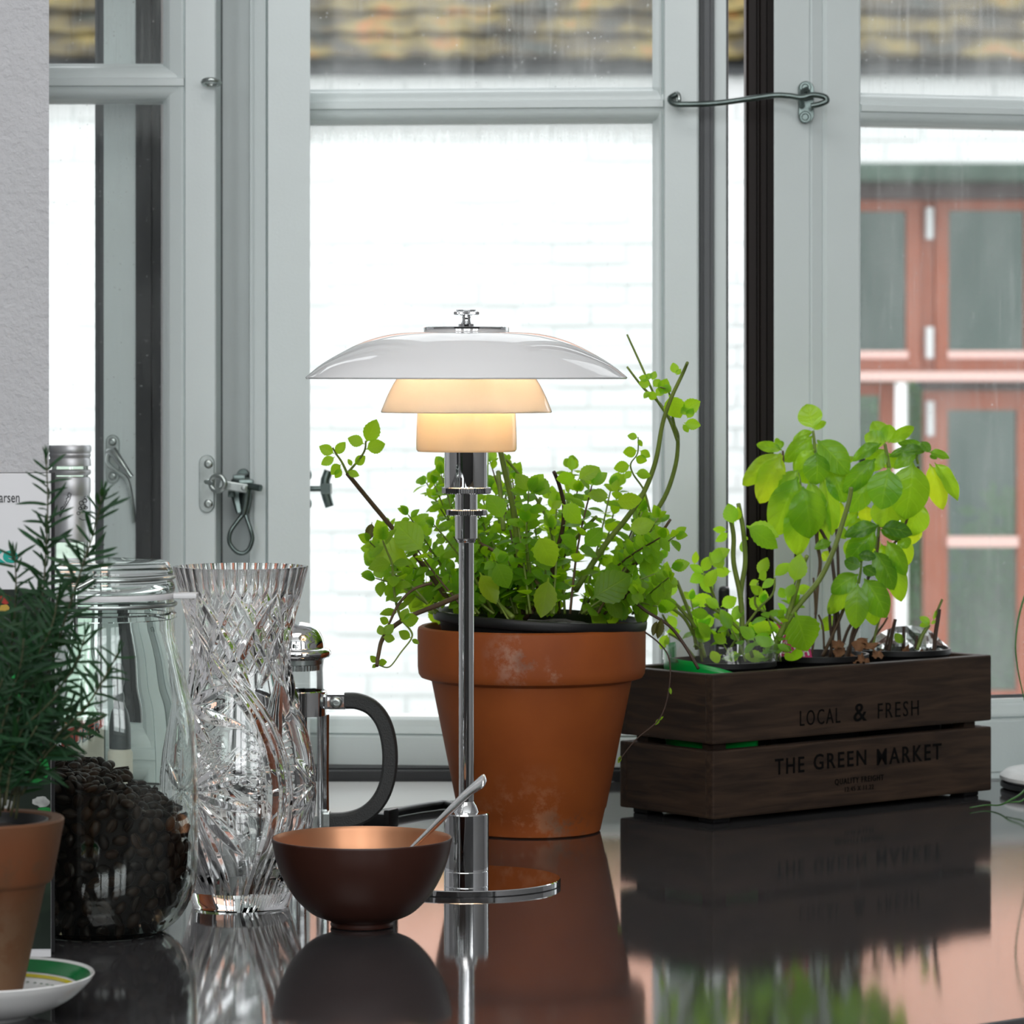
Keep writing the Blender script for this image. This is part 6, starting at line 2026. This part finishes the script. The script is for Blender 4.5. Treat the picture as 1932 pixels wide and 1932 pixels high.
# =================================================================== FRENCH PRESS
KD = 2.476
KS = F / KD
kc = (PX(563, KD), KD, CT)
ky0 = HORIZON + F * EYE / KD


def kz(y): return (ky0 - y) / KS


def kp(lst): return [(r / KS, kz(y)) for r, y in lst]


press = thing('french_press', 'small chrome and glass coffee press with black handle behind the vase', 'coffee press', kc)
b = MB(); b.lathe(kp([(0, 1586), (44, 1586), (47, 1580), (47, 1300), (46, 1262), (48, 1244)]), kc, 48); b.build('beaker', M['press_glass'], press, 40)
b = MB(); b.lathe([(0, kz(1243))] + kp([(50, 1243), (52, 1240), (58, 1239), (61.5, 1234), (61.5, 1229), (58, 1224), (50, 1222)] + sm([(49.5, 1221), (47, 1206), (39, 1190), (25, 1178), (8, 1173.5)], 6)) + [(0, kz(1173.3))], kc, 64); b.build('dome_lid', M['chrome'], press, 45)
b = MB(); b.lathe([(0, kz(1264))] + kp([(40, 1264), (40, 1254), (45, 1252), (45, 1243)]) + [(0, kz(1243))], kc, 80, ((1, 2), 1.2 / KS)); b.build('strainer', M['steel'], press, 30)
b = MB(); b.lathe(kp([(49, 1350), (53, 1349), (53, 1304), (51, 1302), (49, 1303), (48.5, 1350)]), kc, 64); band = b.build('holder_band', M['chrome'], press, 40)
b = MB()
for a in (0, 90, 180, 270):
    ca, sa = math.cos(R(a + 12)), math.sin(R(a + 12))
    u_ = Vector((-sa, ca, 0))
    for k0, k1 in (((1349, 50), (1590, 50)),):
        p0 = Vector((kc[0] + ca * 50 / KS, kc[1] + sa * 50 / KS, CT + kz(1349)))
        p1 = Vector((kc[0] + ca * 51 / KS, kc[1] + sa * 51 / KS, CT + .001))
        b.tube([p0, (p0 + p1) / 2, p1], [.0032, .0026, .0030], 6)
b.build('frame_leg', M['chrome'], press, 40)
b = MB(); b.lathe(kp([(0, 1588), (49, 1588), (51, 1584), (49, 1578), (0, 1578)]), kc, 48); b.build('base_ring', M['chrome'], press, 40)
b = MB(); b.box(kc[0] + 50 / KS, kc[0] + 92 / KS, kc[1] - .006, kc[1] + .006, CT + kz(1338), CT + kz(1308), .002); br = b.build('handle_bracket', M['chrome'], press)
screw((kc[0] + 72 / KS, kc[1] - .006, CT + kz(1324)), 11 / KS, br)
b = MB(); b.box(kc[0] + 44 / KS, kc[0] + 60 / KS, kc[1] - .007, kc[1] + .007, CT + kz(1560), CT + kz(1530), .0015); b.build('handle_clip', M['steel'], press)
hp = catmull([(655, 1322), (675, 1322), (700, 1332), (722, 1358), (734, 1395), (737, 1435), (732, 1478), (716, 1513), (690, 1536), (655, 1547), (621, 1549)] and [Vector((x, y, 0)) for x, y in ((650, 1322), (675, 1323), (702, 1335), (722, 1360), (733, 1395), (736, 1436), (730, 1478), (714, 1512), (688, 1536), (655, 1547), (619, 1549))], 5)
b = MB(); vs = []; fs = []
for i, q in enumerate(hp):
    t_ = hp[min(i + 1, len(hp) - 1)] - hp[max(i - 1, 0)]
    n2 = Vector((-t_.y, t_.x, 0)).normalized()
    hw = 14.5
    for (sx_, sy_) in ((-1, -.7), (-.7, -1), (.7, -1), (1, -.7), (1, .7), (.7, 1), (-.7, 1), (-1, .7)):
        w_ = q + n2 * (hw * sx_)
        vs.append((PX(w_.x, KD), kc[1] + sy_ * .0065, CT + kz(w_.y)))
for i in range(len(hp) - 1):
    for j in range(8):
        fs.append((i * 8 + j, i * 8 + (j + 1) % 8, (i + 1) * 8 + (j + 1) % 8, (i + 1) * 8 + j))
fs += [tuple(range(8)), tuple((len(hp) - 1) * 8 + j for j in range(8))]
b.add(vs, fs)
bm = bmesh.new()
o = b.build('handle', pbr('handle_black', (.03, .032, .032), .55, bump=.3, bscale=900), press, 50)
bm.from_mesh(o.data); bmesh.ops.recalc_face_normals(bm, faces=bm.faces); bm.to_mesh(o.data); bm.free()

# =================================================================== ROSEMARY, POT, SAUCER
SD = 1.802
SS = F / SD
sc_ = (PX(-30, SD), SD, CT)
sau = thing('saucer', 'white saucer with green ring and yellow line under the rosemary pot', 'saucer', sc_)
sy0 = HORIZON + F * EYE / SD


def sz(y): return (sy0 - y) / SS


prof = [(0, 4), (66, 4), (74, 0), (84, 0), (90, 6)] + sm([(92, 8), (130, 18), (170, 40), (198, 66), (206, 78)], 4) + [(207.5, 81), (206, 83), (203, 82)] + sm([(200, 79), (190, 69), (160, 44), (124, 26)], 4) + [(110, 22), (0, 20)]
b = MB(); b.lathe(px_prof(prof, SS), sc_, 96); body = b.build('body', M['porcelain'], sau, 40)


def ringdecal(r0, r1, mat, name, k=10):
    rr = np.linspace(r0, r1, k)
    zr = np.interp(rr, [0, 110, 124, 160, 190, 200], [20, 22, 26, 44, 69, 79]) + 1.2
    bb_ = MB(); bb_.lathe(px_prof(list(zip(rr, zr)), SS), sc_, 96)
    return bb_.build(name, mat, sau, 180)


ringdecal(176, 199, M['green_glaze'], 'green_ring')
ringdecal(166, 172.5, M['yellow_glaze'], 'yellow_line')
b = MB()
for i in range(60):
    a = 2 * math.pi * i / 60
    c_ = Vector((sc_[0] + 156 / SS * math.cos(a), sc_[1] + 156 / SS * math.sin(a), CT + 42.5 / SS))
    b.ball(c_, 3.4 / SS, 6, 4, (1, 1, .15))
b.build('dotted_ring', M['green_glaze'], sau)
rp_ = (sc_[0], sc_[1], CT + 22.5 / SS)
rpot = thing('small_terracotta_pot', 'small weathered terracotta pot standing on the green-ringed saucer', 'flowerpot', rp_)
ry0 = HORIZON + F * (EYE - 22.5 / SS) / SD
prof = [(0, 0), (62, 0), (67, 3), (116, 196), (118, 198), (126, 202), (130, 208), (150, 298), (150.5, 302), (148, 305), (128, 304), (124, 300), (110, 205), (66, 12), (0, 10)]
M['terra_small'] = terracotta_mat('terracotta_weathered', (.165, .085, .043), (.12, .045, .018), (.4, .3, .2), [((.02, -.03, .075), .03, .6, (.20, .06, .02), .35), ((.0, -.04, .03), .04, .5, (.24, .17, .11), .42)])
prof = [(r, z * 1.16) for r, z in prof]
b = MB(); b.lathe(px_prof(prof, SS), rp_, 72); b.build('pot_body', M['terra_small'], rpot, 35)
ros = thing('potted_rosemary', 'dark green rosemary in black pot inside the weathered terracotta pot', 'plant', (rp_[0], rp_[1], rp_[2] + .005))
b = MB(); b.lathe(px_prof([(0, 20), (58, 20), (112, 340), (120, 346), (121, 350), (117, 351), (108, 338), (106, 328), (0, 326)], SS), rp_, 48); b.build('nursery_pot', M['black'], ros, 35)
b = MB(); vs = [(rp_[0], rp_[1], rp_[2] + 332 / SS)]; fs = []
for i in range(1, 6):
    for j in range(26):
        a = 6.2832 * j / 26; rr = 106 * i / 5 / SS
        vs.append((rp_[0] + rr * math.cos(a), rp_[1] + rr * math.sin(a), rp_[2] + (328 + rnd.uniform(0, 8)) / SS))
fs += [(0, 1 + j, 1 + (j + 1) % 26) for j in range(26)]
for i in range(4):
    for j in range(26):
        fs.append((1 + i * 26 + j, 1 + (i + 1) * 26 + j, 1 + (i + 1) * 26 + (j + 1) % 26, 1 + i * 26 + (j + 1) % 26))
b.add(vs, fs); b.build('soil', M['soil'], ros, 180)
RF = Foliage(ros)
u5 = 1 / SS
rr_ = random.Random(21)


def sprig(pts, d0, d1, l0=70, l1=40, step=8.0, tip=True, r=2.6, mat='stem_rosemary'):
    q = stem_tube(ros, pxpts(pts, d0, d1), r * u5, r * .5 * u5, M[mat])
    tot = [0]
    for a, c in zip(q[:-1], q[1:]): tot.append(tot[-1] + (c - a).length)
    Lg = tot[-1]; s = .02; s = Lg * .12; k = 0
    while s < Lg:
        i = max(i for i in range(len(tot)) if tot[i] <= s); i = min(i, len(q) - 2)
        p = q[i] + (q[i + 1] - q[i]) * ((s - tot[i]) / max(1e-6, tot[i + 1] - tot[i]))
        t_ = (q[i + 1] - q[i]).normalized()
        f = s / Lg
        sx = t_.cross(Vector((0, 1, 0))).normalized(); sy = t_.cross(sx)
        a0 = k * 1.57 + rr_.uniform(-.5, .5)
        for a in (a0, a0 + math.pi):
            if rr_.random() < .12: continue
            rad_ = sx * math.cos(a) + sy * math.sin(a) * .8
            dr = (rad_ + t_ * rr_.uniform(.25, 1.1)).normalized()
            ln = (l0 + (l1 - l0) * f) * rr_.uniform(.75, 1.42) * u5
            nr = (t_ * .35 + Vector((rr_.uniform(-.4, .4), -1, .5))).normalized()
            v = rr_.uniform(.7, 1.35)
            RF.add('needle%d' % rr_.choice((0, 0, 1, 1, 2, 3)), p, p + dr * ln, nr, rr_.uniform(.8, 1.15), (v * rr_.uniform(.8, 1.3), v, v * rr_.uniform(.8, 1.2)), 'needle', pri=-.9 if p.x < PX(-40, SD) else max(0, (SD - p.y)) * 3)
        s += step * .95 * u5 * rr_.uniform(.7, 1.3); k += 1
    if tip:
        for i in range(4):
            t_ = (q[-1] - q[-2]).normalized()
            dr = (t_ + Vector((rr_.uniform(-.4, .4), rr_.uniform(-.4, .4), rr_.uniform(-.1, .3)))).normalized()
            RF.add('needle%d' % (i % 2), q[-1], q[-1] + dr * l1 * .7 * u5, jitter_n(), .9, (1.1, 1.1, 1.1), 'needle')


sprig([(30, 1545), (45, 1420), (66, 1260), (82, 1110), (90, 960), (87, 865)], SD, SD - .01, 78, 36, 11)
sprig([(20, 1540), (60, 1370), (110, 1210), (150, 1085), (178, 1000), (193, 935)], SD - .01, SD - .02, 74, 44, 11)
sprig([(60, 1450), (110, 1385), (165, 1330), (205, 1265), (222, 1232)], SD - .02, SD - .03, 60, 36, 11)
sprig([(40, 1500), (90, 1420), (135, 1385), (160, 1365)], SD - .02, SD - .03, 55, 40, 11)
sprig([(0, 1540), (5, 1400), (20, 1240), (30, 1120), (28, 1050)], SD + .01, SD, 70, 40, 10)
sprig([(-20, 1540), (-30, 1400), (-10, 1240), (-5, 1150)], SD - .01, SD - .02, 70, 45, 11)
sprig([(25, 1500), (60, 1400), (95, 1320), (140, 1260), (160, 1200)], SD - .02, SD - .02, 62, 40, 10)
sprig([(10, 1500), (30, 1380), (50, 1280), (95, 1190), (110, 1120)], SD - .03, SD - .03, 66, 42, 9)
sprig([(-10, 1520), (-5, 1420), (15, 1330), (40, 1250), (45, 1180)], SD - .03, SD - .04, 66, 42, 9)
sprig([(10, 1520), (20, 1450), (40, 1380), (80, 1340), (110, 1310)], SD - .03, SD - .04, 58, 42, 9)
sprig([(0, 1520), (0, 1460), (20, 1420), (50, 1400), (70, 1370)], SD - .03, SD - .04, 56, 42, 9)
sprig([(-15, 1520), (-25, 1450), (-15, 1350), (5, 1280)], SD - .03, SD - .04, 60, 42, 9)
sprig([(15, 1530), (35, 1450), (70, 1390), (120, 1360), (135, 1330)], SD + .01, SD + .01, 58, 40, 10)
sprig([(5, 1530), (25, 1350), (55, 1200), (75, 1130)], SD + .02, SD + .02, 70, 42, 9)
RF.flush('needles', M['needle'])

# =================================================================== STANDING BOOK
KB = 1.985
bk = thing('standing_book', 'upright cookbook with white top and dark picture behind the rosemary', 'book', (PX(-40, KB), KB, CT))
bxr = PX(96, KB); bxl = PX(-250, KB)
zt2 = PZ(893, KB)
zmid = PZ(1112, KB)
b = MB(); b.box(bxl, bxr, KB, KB + .0018, CT + .0005, zt2, .0004); cover = b.build('front_cover', M['white_print'], bk)
b = MB(); b.box(bxl + .003, bxr - .004, KB + .0018, KB + .016, CT + .003, zt2 - .003); b.build('page_block', M['pageblock'], bk)
b = MB(); b.box(bxl, bxr, KB + .016, KB + .0178, CT + .0005, zt2, .0004); b.build('back_cover', M['ink'], bk)
M['photo_dark'] = pbr('cover_photo', (.008, .016, .010), .3, noise=.6, nscale=40, col2=(.03, .05, .03), thr=(.2, .45))
b = MB(); b.box(bxl, bxr, KB - .0003, KB, PZ(1790, KB), zmid); pic = b.build('cover_picture', M['photo_dark'], cover)
lettering(cover, 'arsen', Vector((PX(-1, KB), KB - .0001, PZ(948, KB))), Vector((38 / F * KB, 0, 0)), Vector((0, 0, 13 / F * KB)), Vector((0, -1, 0)), M['ink'], bold=.0, depth=.0002)
lettering(cover, 'ke', Vector((PX(-22, KB), KB - .0001, PZ(1062, KB))), Vector((56 / F * KB, 0, 0)), Vector((0, 0, 34 / F * KB)), Vector((0, -1, 0)), M['teal_ink'], bold=.03, depth=.0004)
M['print_green'] = pbr('printed_green', (.01, .26, .05), .3, noise=.6, nscale=120)
M['print_red'] = pbr('printed_red', (.35, .03, .02), .3)
M['print_yellow'] = pbr('printed_yellow', (.45, .30, .05), .3)
M['print_white'] = pbr('printed_white', (.5, .52, .5), .3, noise=.6, nscale=150)


def blob(cx, cy, rx, ry, mat, name='printed_shape', sd=1):
    r_ = random.Random(sd); n_ = 18
    pts = []
    for i in range(n_):
        a = 2 * math.pi * i / n_; q = 1 + r_.uniform(-.14, .14)
        pts.append((min(PX(cx + rx * q * math.cos(a), KB), bxr - .0002), KB - .0005, PZ(cy + ry * q * math.sin(a), KB)))
    bb_ = MB(); bb_.add(pts, [tuple(range(n_))]); bb_.build(name, mat, pic)


blob(58, 1438, 36, 45, M['print_green'], sd=1); blob(45, 1290, 26, 30, M['print_green'], sd=2); blob(8, 1130, 14, 10, M['print_red'], sd=3); blob(6, 1150, 12, 10, M['print_yellow'], sd=4)
blob(78, 1512, 16, 10, M['print_white'], sd=5); blob(85, 1530, 16, 7, M['print_green'], sd=6); blob(8, 1520, 18, 14, M['print_white'], sd=7); blob(0, 1340, 26, 30, M['print_green'], sd=8); blob(-60, 1450, 50, 60, M['print_green'], sd=9)

# =================================================================== RIGHT EDGE: TRAY AND CHIVE BLADES
TD = 2.80
tc_ = (PX(2010, TD) + .02, TD, CT)
tray = thing('round_tray', 'low pale grey tray with black rubber foot right of the crate', 'tray', tc_)
b = MB(); b.lathe([(0, 0), (.066, 0), (.070, .002), (.070, .005), (.066, .006), (0, .006)], tc_, 64); b.build('foot_ring', M['gasket'], tray, 40)
b = MB(); b.lathe([(0, .006), (.067, .006), (.0705, .008), (.0705, .0105), (.066, .014), (.058, .014), (.052, .011), (0, .011)], tc_, 64); b.build('dish', M['tray'], tray, 40)
chv = thing('potted_chives', 'thin drooping green chive blades at the right edge by the tray', 'plant', (tc_[0] + .01, tc_[1] - .005, CT + .0111))
c_ = org(chv)
b = MB(); b.lathe([(0, 0), (.030, 0), (.040, .060), (.043, .060), (.043, .070), (.039, .070), (.036, .055), (0, .055)], c_, 40); b.build('pot_body', M['porcelain'], chv, 40)
b = MB(); b.lathe([(.037, .058), (.02, .060), (0, .061)], c_, 24); b.build('soil', M['soil'], chv, 60)
top = c_ + Vector((-.012, -.010, .06))


def blade(pts, r=.0011):
    stem_tube(chv, [top + Vector((rnd.uniform(-.008, .008), rnd.uniform(-.008, .008), 0))] + pts, r, r * .4, M['grass'], 'blade')


blade([P(1985, 1030, 2.76), P(1935, 1120, 2.74), P(1917, 1200, 2.73), P(1920, 1260, 2.73), P(1935, 1330, 2.73)])
blade([P(1990, 1380, 2.72), P(1965, 1440, 2.70), P(1932, 1492, 2.67), P(1905, 1510, 2.66), P(1886, 1519, 2.665), P(1860, 1519, 2.675), P(1830, 1524, 2.66)])
blade([P(1985, 1400, 2.70), P(1960, 1470, 2.68), P(1932, 1508, 2.66), P(1915, 1513, 2.66), P(1898, 1514, 2.665)])
for i in range(10):
    a = rnd.uniform(-.6, 1.6)
    blade([top + Vector((.02 * math.cos(a), .02 * math.sin(a), .06)), top + Vector((.06 * math.cos(a), .06 * math.sin(a), .12)), top + Vector((.10 * math.cos(a), .08 * math.sin(a), .08))])
